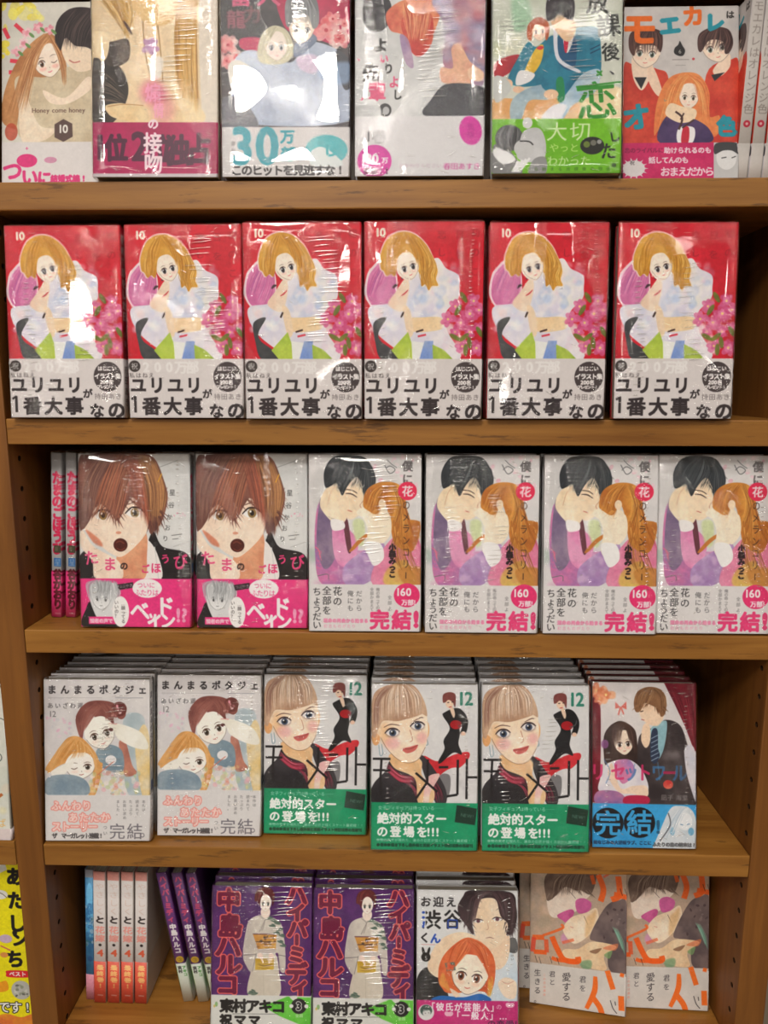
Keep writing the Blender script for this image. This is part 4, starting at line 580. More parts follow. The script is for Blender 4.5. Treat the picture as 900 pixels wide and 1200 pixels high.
    p.fill([(869, -200), (1000, -200), (1000, 1400), (869, 1400)], (170, 130, 120), sm=False); p.vt('恋わずらい', 910, 300, 60, (240, 90, 50), dy=70, bold=2)
    return p
def art_wedding():
    p = Art('flower_crown_jacket', (222, 216, 206), (2, 12, 470, 712), seed=31)
    p.rect(0, 0, 600, 560, (226, 222, 212), (214, 210, 202)); p.blobs((0, 10, 160, 90), 10, [(246, 226, 60), (250, 240, 120)], 26, .9); p.blobs((0, 100, 30, 220), 5, [(246, 226, 60)], 18, .9)
    for q in ([(10, 110), (30, 150)], [(55, 95), (95, 130)], [(35, 235), (75, 240)], [(30, 280), (60, 280)], [(92, 370), (102, 405)]): p.line(q, 16, (230, 70, 90))
    p.fill([(0, 460), (20, 330), (90, 200), (190, 130), (250, 200), (260, 330), (150, 480), (60, 500)], (206, 150, 100), (180, 120, 76)); p.fill([(60, 300), (180, 300), (280, 260), (420, 300), (470, 560), (100, 545), (70, 420)], (222, 206, 178), (206, 186, 156)); p.fill([(80, 330), (150, 480), (220, 500), (170, 545), (80, 540)], (246, 230, 208), (240, 216, 190))
    p.fill([(250, 160), (330, 150), (400, 180), (380, 260), (310, 280), (255, 230)], (250, 232, 210), (246, 222, 196)); p.line([(275, 235), (295, 245), (320, 240)], 5, (200, 120, 110)); p.fill([(220, 190), (225, 90), (290, 35), (400, 50), (470, 140), (440, 240), (355, 190), (300, 180), (260, 150), (240, 200)], (66, 52, 54), (46, 36, 38)); p.hair([(300, 40), (250, 100), (235, 190)], [(400, 50), (350, 120), (330, 190)], 50, [(110, 88, 84), (36, 28, 30)], 5, .6)
    p.face(188, 238, 58, 62, -14, (252, 232, 216), (120, 80, 60), (226, 100, 120), wink=1, blush=(246, 140, 130), eye=.2); p.hair([(180, 135), (100, 240), (30, 440)], [(200, 150), (150, 210), (100, 420)], 70, [(226, 176, 124), (160, 100, 60), (196, 136, 88)], 6, .6, 6); p.hair([(190, 140), (235, 220), (250, 330)], [(210, 150), (255, 240), (265, 320)], 26, [(226, 176, 124), (160, 100, 60)], 5, .6)
    for x, y, r in ((90, 170, 22), (105, 130, 22), (150, 110, 22), (60, 200, 20), (195, 118, 20)): p.flower(x, y, r, (250, 214, 220), (228, 130, 150)); p.ell(x + 18, y + 8, 14, 6, (110, 150, 90), None, 40)
    p.fill([(170, 350), (260, 380), (350, 300), (370, 340), (280, 400), (200, 400)], (250, 228, 206)); p.ht('Honey come honey', 132, 428, 26, (110, 80, 70), bold=.5); p.fill([(252, 462), (288, 480), (290, 530), (252, 550), (216, 532), (216, 482)], (96, 74, 70), sm=False); p.ht('10', 240, 500, 44, (240, 236, 230), bold=1)
    p.ell(40, 510, 26, 34, (200, 80, 60), (160, 60, 40), a=.8); p.rect(0, 550, 600, 730, (228, 222, 222)); p.yb = 550
    p.ell(104, 622, 42, 26, (226, 60, 130)); p.ht('つ', 45, 660, 84, (226, 60, 130), bold=3); p.ht('い', 115, 685, 70, (226, 60, 130), bold=3); p.ht('に', 175, 690, 60, (226, 60, 130), bold=3); p.ht('結婚式編!', 215, 692, 30, (226, 60, 130), dx=30, bold=2); p.ell(200, 620, 26, 12, (214, 150, 180)); p.ht('+', 104, 575, 26, (226, 60, 130)); p.rect(471, 0, 600, 730, (200, 190, 190))
    return p
def art_kiss():
    p = Art('golden_hair_jacket', (232, 208, 166), (355, -110, 862, 705), seed=34)
    p.rect(340, -120, 1000, 480, (236, 212, 172), (226, 200, 160)); p.fill([(790, -100), (862, -100), (862, 480), (800, 480)], (232, 220, 206))
    p.fill([(500, -100), (720, -100), (700, 60), (700, 300), (640, 470), (480, 470), (540, 150)], (248, 226, 190), (242, 214, 176)); p.fill([(380, 200), (470, 240), (500, 350), (440, 470), (358, 470), (358, 230)], (70, 60, 56), (50, 44, 42)); p.fill([(360, 120), (430, 130), (500, 120), (500, 210), (420, 230)], (96, 80, 70), (60, 52, 48)); p.hair([(365, 240), (420, 270), (480, 340)], [(360, 380), (430, 380), (490, 400)], 30, [(36, 32, 32), (130, 110, 94)], 6, .6)
    p.fill([(358, 90), (420, 100), (420, 180), (395, 215), (370, 170)], (244, 222, 184)); p.fill([(410, 400), (470, 390), (560, 400), (700, 330), (770, 380), (800, 470), (560, 475), (450, 455), (415, 430)], (248, 226, 184), (238, 206, 156)); p.line([(415, 405), (480, 395), (560, 400)], 4, (190, 140, 90), .8)
    p.hair([(380, -60), (440, 20), (500, 110)], [(520, -80), (520, 0), (500, 90)], 60, [(206, 160, 80), (240, 206, 140), (170, 124, 60)], 9, .7, 6); p.hair([(700, -60), (690, 120), (700, 330)], [(780, -60), (770, 160), (780, 420)], 90, [(206, 150, 70), (240, 204, 130), (160, 110, 50), (226, 180, 100)], 10, .75, 6); p.fill([(530, -40), (700, -40), (680, 40), (610, 65), (550, 30)], (214, 168, 92), (240, 204, 140), a=.8, soft=3)
    p.line([(560, 40), (570, 180), (590, 280)], 5, (170, 130, 80), .8); p.line([(620, 60), (632, 180), (640, 300)], 5, (170, 130, 80), .8); p.fill([(590, 200), (640, 200), (630, 280), (590, 280)], (252, 248, 246), soft=3, a=.8); p.flower(590, 150, 38, (214, 170, 206), (180, 130, 186)); p.ell(500, 70, 6, 34, (90, 60, 50), None, -30)
    p.ell(600, 345, 50, 52, (226, 70, 140), None, a=.55, soft=16); p.ell(640, 410, 46, 70, (226, 80, 150), None, a=.35, soft=18)
    p.rect(340, 472, 1000, 690, (190, 22, 96), (172, 16, 84)); p.rect(340, 690, 1000, 720, (210, 200, 206)); p.yb = 472
    p.glyphs([('1', 385, 580, 150, .8, 0), ('位', 450, 580, 120, .8, 0), ('2', 545, 575, 170, .8, 0), ('位', 625, 585, 125, .8, 0), ('独', 700, 590, 140, .7, 0), ('占', 785, 585, 140, .7, 0)], (84, 22, 60), 5)
    p.glyphs([('煽', 600, 345, 84, .8, 0), ('情', 622, 420, 70, .6, 0)], (250, 170, 205), 1, a=.85); p.glyphs([('の', 600, 478, 50, .9, 0), ('接', 598, 560, 96, .8, 0), ('吻', 600, 645, 92, .85, 0)], (250, 226, 236), 2); p.rect(863, -120, 1000, 720, (206, 188, 170))
    return p
def art_roses():
    p = Art('rose_couple_jacket', (190, 60, 90), (78, -190, 865, 1050), seed=37)
    p.rect(60, -200, 1000, 740, (60, 56, 62), (84, 74, 80)); p.fill([(440, -200), (870, -200), (870, 200), (640, 180), (460, 100)], (200, 40, 90), (180, 34, 80)); p.fill([(200, 180), (320, 180), (300, 260), (200, 240)], (200, 50, 96))
    p.ht('龍', 170, 60, 120, (190, 90, 110), bold=2, a=.7); p.ht('力', 270, 30, 110, (150, 80, 90), bold=2, a=.7); p.ht('番人', 200, -90, 150, (214, 90, 130), dx=170, bold=3)
    for x, y, r in ((120, 220, 66), (170, 300, 50), (110, 320, 50), (720, 130, 80), (800, 180, 70), (760, 60, 50), (830, 90, 40)): p.flower(x, y, r, (250, 214, 210), (226, 90, 100), (200, 60, 80), 8)
    p.fill([(150, 330), (260, 250), (500, 330), (600, 200), (800, 260), (850, 400), (850, 700), (160, 700), (140, 500)], (196, 206, 226), (168, 180, 206)); p.fill([(80, 560), (200, 560), (300, 730), (80, 735)], (104, 104, 116)); p.fill([(780, 260), (860, 320), (865, 480), (820, 480)], (70, 70, 80)); p.fill([(120, 350), (200, 320), (300, 420), (240, 560), (150, 520)], (236, 232, 226))
    p.fill([(300, 250), (330, 150), (400, 100), (480, 130), (520, 220), (510, 300), (440, 340), (320, 330)], (214, 208, 180), (196, 186, 160)); p.face(415, 230, 68, 86, -4, (246, 232, 222), (120, 120, 130), (206, 120, 130), blush=(240, 200, 200), line=(110, 100, 100)); p.hair([(390, 105), (330, 190), (310, 310)], [(430, 110), (400, 150), (370, 200)], 40, [(226, 220, 196), (180, 170, 140)], 7, .6); p.hair([(420, 105), (490, 190), (510, 300)], [(440, 120), (470, 170), (480, 230)], 30, [(226, 220, 196), (180, 170, 140)], 7, .6)
    p.fill([(520, 240), (560, 180), (630, 150), (660, 200), (540, 300)], (110, 124, 150), (140, 150, 176)); p.face(570, 120, 76, 90, 6, (246, 230, 214), (90, 90, 96), (200, 140, 130), blush=(240, 210, 200), line=(90, 80, 84)); p.fill([(470, 60), (480, -60), (570, -100), (660, -60), (676, 80), (640, 120), (610, 40), (540, 40), (490, 110)], (120, 122, 128), (150, 152, 156)); p.hair([(560, -90), (500, -20), (480, 80)], [(600, -90), (650, 0), (660, 90)], 60, [(90, 92, 98), (176, 178, 182)], 7, .6)
    p.fill([(540, 300), (640, 280), (700, 340), (640, 400), (560, 370)], (226, 200, 226), soft=5, a=.8); p.fill([(680, 360), (860, 330), (850, 460), (700, 440)], (150, 180, 220), soft=8, a=.7)
    p.rect(60, 735, 1000, 1060, (216, 212, 214)); p.yb = 735; T_ = (44, 160, 178); p.ht('30', 200, 855, 330, T_, dx=155, sx=.85, bold=9); p.ht('万', 480, 795, 92, T_, bold=4); p.ht('部', 485, 905, 96, T_, bold=4); p.ht('!!', 548, 900, 100, (80, 76, 80), dx=36, bold=3); p.vt('累計', 148, 840, 32, (90, 84, 86), dy=44)
    p.ell(720, 880, 130, 96, (70, 180, 190), (110, 200, 206)); p.fill([(620, 900), (680, 860), (760, 900), (820, 980), (640, 990)], (226, 232, 234)); p.ht('し', 745, 880, 90, (70, 180, 190), bold=4); p.ht('このヒットを見逃すな!!', 165, 1008, 72, (50, 44, 48), dx=64, bold=2.5); p.rect(866, -200, 1000, 1060, (120, 110, 120))
    return p
def art_senpai():
    p = Art('senior_jacket', (214, 214, 216), (25, -190, 790, 1050), seed=40)
    p.rect(0, -200, 1000, 680, (222, 222, 224), (206, 208, 210)); p.fill([(70, 60), (90, -80), (220, -60), (235, 60), (190, 130), (140, 140), (100, 120)], (60, 58, 66), (40, 38, 46))
    p.fill([(210, 20), (330, -60), (520, -60), (500, 120), (420, 240), (300, 160), (230, 130)], (236, 150, 110), (214, 96, 80)); p.fill([(300, 60), (460, 20), (480, 200), (400, 300), (330, 220)], (206, 70, 64), (226, 120, 90)); p.hair([(300, -40), (320, 60), (340, 180)], [(480, -40), (460, 80), (430, 220)], 50, [(240, 170, 120), (190, 70, 60), (250, 200, 150)], 10, .6, 6)
    p.fill([(480, -60), (790, -60), (790, 400), (740, 500), (580, 470), (540, 300), (560, 120)], (190, 140, 160), (150, 150, 186)); p.blobs((560, -40, 780, 340), 40, [(190, 90, 100), (170, 170, 206), (226, 160, 150), (130, 130, 170), (214, 200, 220)], 50, .5, 12); p.fill([(290, 160), (340, 200), (370, 360), (330, 350), (300, 260)], (190, 160, 190), (160, 130, 176), a=.9)
    p.fill([(590, 250), (640, 220), (700, 330), (780, 400), (770, 450), (710, 440), (690, 500), (540, 460), (530, 370), (600, 370)], (240, 190, 160), (232, 170, 150)); p.fill([(690, 380), (740, 370), (778, 410), (765, 455), (700, 440)], (246, 210, 180)); p.fill([(570, 470), (785, 500), (785, 670), (440, 670), (480, 560)], (72, 72, 80), (56, 56, 64)); p.line([(690, 505), (700, 668)], 4, (44, 44, 52))
    G_ = (54, 52, 56); PK = (232, 96, 140); p.glyphs([('よ', 175, 225, 96, .9, 0)], G_, 4); p.glyphs([('い', 195, 310, 60, .9, 0)], PK, 2); p.glyphs([('り', 222, 372, 70, .9, 0)], G_, 2); p.glyphs([('よ', 255, 455, 80, .8, 0)], PK, 2); p.glyphs([('し', 275, 535, 70, .8, 0)], G_, 2); p.glyphs([('先', 120, 395, 120, .9, 0)], G_, 3); p.glyphs([('輩', 155, 515, 120, .9, 0)], PK, 3); p.ell(202, 632, 38, 42, (60, 58, 62)); p.ell(208, 636, 20, 26, (190, 190, 194)); p.line([(40, 310), (50, 320)], 10, PK); p.line([(60, 570), (75, 550)], 10, PK)
    p.fill([(30, 610), (160, 600), (170, 680), (30, 680)], (190, 192, 194), soft=5)
    p.rect(0, 672, 1000, 1060, (224, 222, 226)); p.yb = 672; p.ht('1巻', 105, 800, 90, (110, 108, 114), dx=60); p.ell(140, 955, 102, 104, (222, 60, 170)); p.ht('130', 75, 940, 86, (252, 244, 250), sx=.9, bold=3); p.ht('万', 202, 950, 40, (252, 244, 250), bold=1.5); p.ht('突破!!', 100, 1018, 50, (110, 30, 90), dx=38, bold=2); p.ell(708, 765, 66, 92, (222, 60, 170), None, -10); p.vt('重版', 710, 740, 46, (190, 30, 140), dy=48); p.ht('おかわりください。', 300, 985, 30, (200, 170, 190), dx=32); p.ht('春田あすき', 570, 990, 46, (206, 90, 160), dx=44, bold=1); p.rect(791, -200, 1000, 1060, (196, 196, 200))
    return p
def art_blazer():
    p = Art('blazer_couple_jacket', (214, 214, 204), (78, -200, 853, 1030), seed=43)
    p.rect(0, -220, 1000, 690, (216, 218, 208), (200, 206, 190)); p.blobs((80, 180, 260, 420), 14, [(230, 226, 170), (190, 200, 160)], 40, .5, 12); p.fill([(190, -150), (260, -150), (310, 60), (250, 130), (200, 100)], (150, 196, 160), soft=10, a=.8); p.line([(85, 72), (280, 68)], 3, (130, 130, 120)); p.ht('houkago, koishita', 130, 98, 22, (110, 110, 104)); p.ht('by Kei', 150, 124, 20, (110, 110, 104))
    p.fill([(80, 560), (300, 560), (560, 540), (853, 520), (853, 685), (80, 685)], (230, 170, 110), (240, 206, 160)); p.fill([(640, 500), (853, 500), (853, 685), (620, 685)], (244, 222, 180)); p.fill([(85, 350), (140, 300), (240, 280), (230, 350), (110, 430)], (190, 56, 66), (160, 44, 60))
    p.fill([(170, 440), (230, 300), (290, 200), (340, 230), (440, 160), (480, 300), (470, 450), (380, 470), (250, 480)], (50, 136, 160), (36, 110, 140)); p.fill([(330, 250), (380, 220), (370, 320), (320, 400), (270, 390)], (238, 200, 70), (226, 180, 60)); p.fill([(220, 470), (240, 380), (330, 400), (300, 450)], (236, 234, 236)); p.ell(165, 460, 36, 30, (240, 200, 170)); p.ell(235, 498, 34, 22, (240, 200, 170)); p.fill([(190, 690), (200, 560), (320, 480), (460, 470), (420, 560), (300, 570), (250, 690)], (176, 196, 206), (140, 168, 190)); p.fill([(90, 420), (160, 430), (190, 500), (100, 580)], (206, 208, 206))
    p.fill([(460, 170), (560, 120), (690, 110), (720, 200), (718, 420), (620, 470), (560, 560), (390, 500), (380, 400)], (46, 132, 160), (30, 104, 136)); p.fill([(470, 170), (560, 150), (580, 260), (560, 380), (470, 330)], (40, 90, 130)); p.fill([(500, 180), (560, 150), (545, 230), (520, 270)], (244, 238, 240)); p.fill([(505, 180), (530, 180), (520, 268), (505, 250)], (206, 40, 70)); p.fill([(440, 120), (462, 130), (480, 300), (600, 380), (580, 392), (460, 310)], (226, 226, 236)); p.line([(660, 250), (720, 220)], 6, (20, 60, 96)); p.line([(660, 275), (720, 245)], 6, (20, 60, 96))
    p.fill([(620, 400), (720, 380), (690, 520), (560, 600), (500, 685), (420, 685), (540, 500)], (196, 214, 226), (160, 190, 214)); p.fill([(460, 440), (500, 430), (510, 560), (470, 570)], (40, 140, 90)); p.ell(430, 530, 44, 32, (242, 204, 170)); p.fill([(370, 685), (440, 600), (520, 600), (480, 685)], (236, 234, 240))
    p.face(355, 130, 46, 62, -6, (250, 224, 200), (110, 80, 70), (210, 120, 110), line=(120, 80, 70)); p.fill([(285, 170), (290, 90), (350, 45), (410, 80), (412, 160), (395, 190), (385, 110), (340, 90), (315, 120), (310, 190)], (206, 110, 70), (180, 84, 50)); p.fill([(340, 240), (360, 225), (385, 232), (365, 250)], (220, 60, 70)); p.fill([(420, 60), (470, 30), (560, 60), (570, 150), (520, 200), (460, 140)], (240, 206, 170), (230, 190, 150)); p.line([(430, 60), (445, 68)], 4, (80, 60, 60)); p.fill([(400, 60), (400, -60), (480, -120), (560, -60), (555, 60), (510, 50), (470, 20), (430, 60)], (70, 66, 72), (50, 46, 52)); p.hair([(440, -60), (410, 0), (410, 60)], [(540, -60), (550, 0), (540, 60)], 30, [(110, 106, 110), (40, 36, 42)], 7, .6)
    p.tufts([(400, 50), (440, 50), (480, 30), (550, 60)], 18, 30, [(56, 52, 58)], 5); p.tufts([(290, 170), (320, 110), (385, 110), (405, 160)], 16, 24, [(196, 100, 60), (214, 126, 84)], 4); K = (46, 50, 50); G_ = (60, 150, 60); p.glyphs([('課', 765, 100, 150, 1, -6), ('後', 780, 265, 120, .9, -4), ('、', 815, 375, 80, 1, 0), ('放', 700, -40, 140, 1, 0)], K, 1.5); p.glyphs([('恋', 700, 570, 250, 1, -5)], G_, 4); p.line([(578, 485), (845, 455)], 11, G_); p.ell(716, 400, 24, 8, G_, None, 45); p.ell(716, 400, 24, 8, G_, None, -45)
    p.rect(0, 685, 1000, 1060, (124, 196, 44), (112, 186, 36)); p.yb = 685; p.fill([(85, 860), (130, 850), (200, 900), (260, 1030), (85, 1030)], (130, 130, 132)); p.fill([(85, 880), (140, 870), (220, 940), (150, 970), (100, 930)], (232, 232, 234)); p.ell(180, 805, 84, 84, (110, 110, 112), (80, 80, 84)); p.hair([(150, 730), (120, 800), (140, 880)], [(240, 740), (250, 800), (230, 870)], 40, [(60, 60, 64), (150, 150, 152)], 7, .7); p.fill([(240, 850), (270, 760), (360, 745), (400, 830), (390, 940), (300, 960), (230, 930)], (220, 220, 222), (200, 200, 204)); p.ell(290, 710, 30, 36, (226, 226, 228)); p.ell(270, 870, 60, 56, (206, 206, 208)); p.line([(245, 825), (300, 828), (325, 850)], 8, (50, 50, 54)); p.fill([(330, 940), (400, 930), (400, 1030), (300, 1030)], (150, 150, 152))
    for k in range(4): p.line([(200 + k * 14, 1020), (240 + k * 22, 950 - k * 6)], 15, (238, 238, 240))
    W_ = (224, 242, 196); p.ht('大切', 465, 765, 130, W_, dx=140, bold=1, a=.9); p.ht('やっと', 450, 868, 60, (190, 230, 130), dx=60, bold=1); p.ht('わかった', 440, 950, 66, W_, dx=66, bold=1, a=.8); p.ell(678, 856, 72, 56, (44, 46, 44)); p.ell(645, 848, 20, 20, (110, 130, 60)); p.ell(685, 838, 18, 18, (120, 120, 110)); p.ell(720, 832, 14, 14, (160, 160, 160)); p.ht('ここから始まる放課後の物語', 200, 1002, 26, (60, 110, 30), dx=48); p.glyphs([('し', 810, 800, 70, 1, -10), ('た', 775, 890, 110, .9, 0), ('。', 830, 960, 70, 1, 0)], K, 2)
    p.rect(854, -220, 1000, 1060, (160, 160, 160))
    return p
def art_trio():
    p = Art('orange_trio_jacket', (206, 200, 198), (50, 52, 735, 1135), seed=46)
    p.rect(0, 0, 1000, 880, (214, 208, 206), (200, 194, 194)); OR = (222, 82, 62)
    for s_, cx, cy, rot in ((0, 185, 330, 6), (1, 600, 300, -12)):
        if not s_: p.fill([(52, 430), (110, 400), (250, 430), (320, 500), (300, 880), (52, 880)], OR, (200, 60, 50)); p.fill([(110, 350), (220, 380), (210, 480), (160, 560), (110, 480)], (248, 222, 200)); p.fill([(118, 480), (190, 480), (158, 552)], (50, 50, 56), sm=False); p.fill([(200, 400), (240, 440), (285, 580), (250, 590), (200, 500)], (246, 214, 190))
        else: p.fill([(540, 470), (680, 380), (735, 420), (735, 880), (540, 880)], OR, (200, 60, 50)); p.fill([(580, 440), (670, 340), (680, 420), (620, 480)], (248, 222, 200)); p.fill([(570, 470), (650, 455), (590, 508)], (50, 50, 56), sm=False)
        p.face(cx, cy, 84, 92, rot, (250, 226, 206), (100, 110, 100), (220, 120, 110), .1 - .3 * s_, blush=(246, 190, 170), line=(80, 60, 60))
        if not s_: p.fill([(85, 300), (95, 210), (180, 180), (270, 200), (285, 270), (270, 330), (240, 290), (140, 290), (115, 350)], (92, 62, 58), (70, 46, 46)); p.hair([(160, 190), (110, 250), (110, 340)], [(250, 200), (270, 260), (262, 330)], 40, [(130, 92, 80), (60, 40, 40)], 7, .7)
        else: p.fill([(490, 300), (500, 220), (580, 180), (670, 195), (698, 270), (680, 330), (650, 340), (640, 270), (560, 260), (510, 330)], (84, 60, 60), (60, 44, 46)); p.hair([(560, 190), (510, 240), (500, 310)], [(660, 195), (690, 260), (665, 330)], 40, [(126, 92, 84), (54, 38, 40)], 7, .7)
    p.fill([(235, 830), (250, 640), (310, 500), (400, 455), (500, 470), (560, 580), (560, 720), (620, 720), (600, 840), (450, 850), (280, 800)], (240, 150, 90), (228, 120, 70)); p.fill([(270, 880), (290, 740), (370, 700), (480, 740), (560, 800), (560, 880)], (86, 66, 110), (70, 54, 96)); p.fill([(380, 790), (470, 790), (460, 880), (375, 880)], (244, 240, 244)); p.fill([(405, 790), (440, 790), (435, 880), (395, 880)], (206, 50, 70)); p.face(440, 600, 58, 74, 4, (252, 232, 216), (110, 90, 70), (220, 120, 110), blush=(250, 190, 170)); p.hair([(400, 460), (320, 560), (260, 780)], [(440, 470), (400, 530), (370, 640)], 60, [(250, 190, 120), (214, 110, 60), (236, 150, 90)], 7, .6, 5); p.hair([(430, 460), (530, 540), (560, 760)], [(450, 480), (490, 560), (510, 700)], 50, [(250, 190, 120), (214, 110, 60), (236, 130, 80)], 7, .6, 5); p.fill([(300, 700), (330, 640), (400, 660), (480, 680), (470, 740), (400, 760), (340, 740)], (250, 222, 190)); p.line([(360, 690), (400, 730), (380, 800)], 12, (80, 56, 56)); p.line([(400, 790), (470, 740)], 10, (80, 56, 56)); p.line([(390, 740), (410, 700)], 9, (80, 56, 56))
    O_ = (236, 112, 44); B_ = (42, 150, 170); p.glyphs([('モ', 145, 185, 210, 1, 0)], O_, 9); p.glyphs([('エ', 325, 165, 130, 1, -6)], B_, 8); p.glyphs([('カ', 462, 110, 130, 1, -4)], O_, 7); p.glyphs([('レ', 590, 150, 120, 1, 0)], B_, 8); p.glyphs([('は', 680, 105, 50, 1, 0)], (60, 56, 56), 2)
    p.fill([(385, 262), (400, 290), (416, 320), (405, 350), (378, 352), (352, 335), (355, 305), (375, 285)], (50, 48, 50)); p.ht('6', 386, 326, 34, (210, 206, 200)); p.line([(340, 375), (440, 375)], 4, (150, 140, 140)); p.ell(465, 372, 8, 8, (200, 70, 80)); p.line([(360, 410), (420, 410)], 4, (170, 164, 164))
    p.glyphs([('オ', 130, 720, 170, 1, -8)], B_, 9); p.glyphs([('色', 660, 780, 130, .9, 0)], B_, 8); p.glyphs([('レンジ', 0, 0, 1, 1, 0)][:0], B_); p.glyphs([('レ', 300, 620, 20, 1, 0)], B_)
    p.rect(0, 880, 1000, 1140, (212, 50, 108), (200, 40, 100)); p.yb = 880; p.ht('恋のライバルに', 75, 925, 34, (120, 30, 70), dx=33, bold=1); p.ht('助けられるのも', 312, 926, 40, (244, 214, 226), dx=40, bold=1.2); p.ht('話してんのも', 222, 985, 42, (244, 214, 226), dx=39, bold=1.2); p.ht('おまえだから!', 300, 1055, 60, (244, 214, 226), dx=52, bold=1.2)
    for k in range(14): t = k / 14 * 6.283; p.fill([(115 + 60 * math.cos(t - .12), 1035 + 44 * math.sin(t - .12)), (115 + 88 * math.cos(t), 1035 + 68 * math.sin(t)), (115 + 60 * math.cos(t + .12), 1035 + 44 * math.sin(t + .12))], (226, 220, 222), sm=False)
    p.ell(115, 1035, 66, 50, (226, 220, 222)); p.ht('祝', 105, 1000, 30, (60, 50, 56)); p.rect(585, 880, 736, 1140, (200, 200, 202)); p.ell(660, 970, 60, 76, (230, 230, 232)); p.fill([(590, 950), (600, 885), (720, 885), (732, 950), (690, 930), (640, 930)], (70, 70, 74)); p.line([(630, 975), (660, 970)], 5, (50, 50, 54)); p.line([(690, 975), (715, 965)], 5, (50, 50, 54))
    p.rect(736, 0, 1000, 1140, (206, 200, 196)); p.vt('モエカレはオレンジ色', 775, 130, 60, (150, 140, 136), dy=62); p.ell(775, 770, 20, 20, (206, 60, 84)); p.ell(775, 770, 8, 8, (240, 200, 200))
    return p
def art_letter4():
    p = Art('white_orange_jacket', (222, 214, 212), (0, 0, 1000, 1560), seed=49)
    p.rect(0, 0, 1200, 80, (222, 150, 138)); p.rect(0, 1060, 1200, 1600, (232, 96, 76)); p.yb = 1060
    p.rect(1000, 0, 1200, 100, (214, 140, 128)); p.vt('やさしく', 1060, 170, 84, (214, 190, 180), dy=96); p.ht('と', 1060, 560, 90, (60, 50, 50), bold=4, rot=8); p.vt('花嫁', 1060, 680, 90, (240, 160, 150), dy=100, bold=2); p.ell(1060, 860, 14, 16, (50, 40, 40)); p.ht('4', 1060, 955, 110, (240, 110, 80), bold=5); p.vt('最終巻!', 1060, 1130, 66, (246, 190, 120), dy=74, bold=2); p.rect(1035, 1460, 1085, 1474, (250, 180, 170)); p.rect(1113, -5, 1200, 1600, (196, 188, 182))
    p.face(500, 500, 220, 240, 0, (250, 230, 214), (120, 90, 80)); p.hair([(420, 250), (300, 400), (280, 760)], [(560, 250), (720, 400), (720, 760)], 60, [(200, 140, 90), (160, 100, 70)], 18, .7)
    return p
def art_blue():
    p = Art('blue_jacket', (84, 150, 196), (0, 0, 1000, 1560), seed=52)
    p.rect(0, 0, 1200, 1600, (92, 164, 214), (60, 120, 170)); p.rect(0, 0, 1200, 90, (150, 150, 160)); p.blobs((1000, 350, 1120, 900), 40, [(50, 110, 90), (60, 110, 160), (120, 190, 220), (190, 200, 210)], 24, .7); p.ell(1060, 300, 40, 150, (110, 190, 236)); p.vt('青い空の', 1060, 420, 64, (40, 90, 150), dy=84); p.rect(0, 1250, 1200, 1600, (226, 150, 170)); p.ell(1060, 1060, 34, 34, (60, 110, 170)); p.yb = 1250
    return p
def art_pale():
    p = Art('pale_jacket', (224, 222, 214), (0, 0, 1000, 1560), seed=55)
    p.rect(0, 0, 1200, 1600, (228, 228, 220), (214, 218, 208)); p.blobs((600, 900, 1000, 1400), 20, [(236, 226, 170), (214, 224, 206), (240, 214, 190)], 60, .5, 10); p.line([(800, 300), (1000, 330), (1000, 560)], 10, (110, 116, 110)); p.ht('の', 900, 700, 130, (110, 116, 110)); p.line([(880, 1120), (930, 1080)], 30, (190, 110, 60)); p.ht('ことば', 700, 1380, 100, (236, 190, 110), dx=100); p.rect(0, 1440, 1200, 1600, (228, 214, 214)); p.ht('大好評!', 620, 1500, 90, (226, 80, 120), bold=3); p.yb = 1440
    return p
def art_magazine():
    # units: tenths of a millimetre; right edge at x=1800
    p = Art('yellow_magazine_cover', (244, 232, 40), (0, 0, 1800, 2570), H=2570 / 18, sw=2, S=6.5, seed=58)
    p.rect(-10, -10, 1900, 2600, (246, 234, 34), (240, 226, 30)); K = (34, 32, 34)
    for t, x, y in (('あ', 1530, 285), ('た', 1530, 590), ('し', 1520, 885), ('・', 1485, 1010), ('ン', 1535, 1095), ('ち', 1470, 1350)): p.glyphs([(t, x, y, 240, .95, 0)] if t not in '・ン' else [(t, x, y, 190, 1, 0)], K, 11)
    p.fill([(1180, 60), (1420, 120), (1440, 200), (1200, 330)], (226, 226, 220), sm=False); p.ell(1340, 520, 90, 60, (232, 232, 230)); p.line([(1260, 540), (1340, 500), (1420, 560)], 10, (120, 110, 100)); p.ell(1370, 1090, 80, 56, (206, 180, 206)); p.line([(1300, 1180), (1420, 1240)], 20, (210, 120, 90)); p.ell(1340, 1300, 50, 34, (226, 150, 80))
    p.fill([(1350, 1545), (1370, 1505), (1610, 1505), (1632, 1545), (1610, 1590), (1370, 1590)], (222, 44, 56)); p.ht('ベスト', 1420, 1548, 70, (250, 230, 232), bold=3); p.ell(1520, 1760, 120, 125, (190, 190, 184)); p.blobs((1440, 1690, 1600, 1840), 20, [(120, 130, 100), (220, 220, 210), (90, 90, 84)], 20, .8); p.fill([(1220, 1700), (1340, 1640), (1360, 1760), (1230, 1790)], (240, 160, 40)); p.ht('のです!', 1150, 1990, 165, (250, 250, 246), dx=145, bold=4, outline=(K, 10)); p.fill([(1100, 2200), (1300, 2080), (1500, 2120), (1700, 2060), (1800, 2200), (1800, 2600), (1100, 2600)], (240, 170, 50), (226, 120, 60))
    return p
def jacket_material(art):
    im = art.image()
    mm, nt, p = mat('print_' + art.name, Roughness=.38); L = nt.links.new
    t = nt.nodes.new('ShaderNodeTexImage'); t.image = im; t.extension = 'EXTEND'; L(t.outputs[0], p.inputs['Base Color'])
    p.inputs['Specular IOR Level'].default_value = .3
    return mm

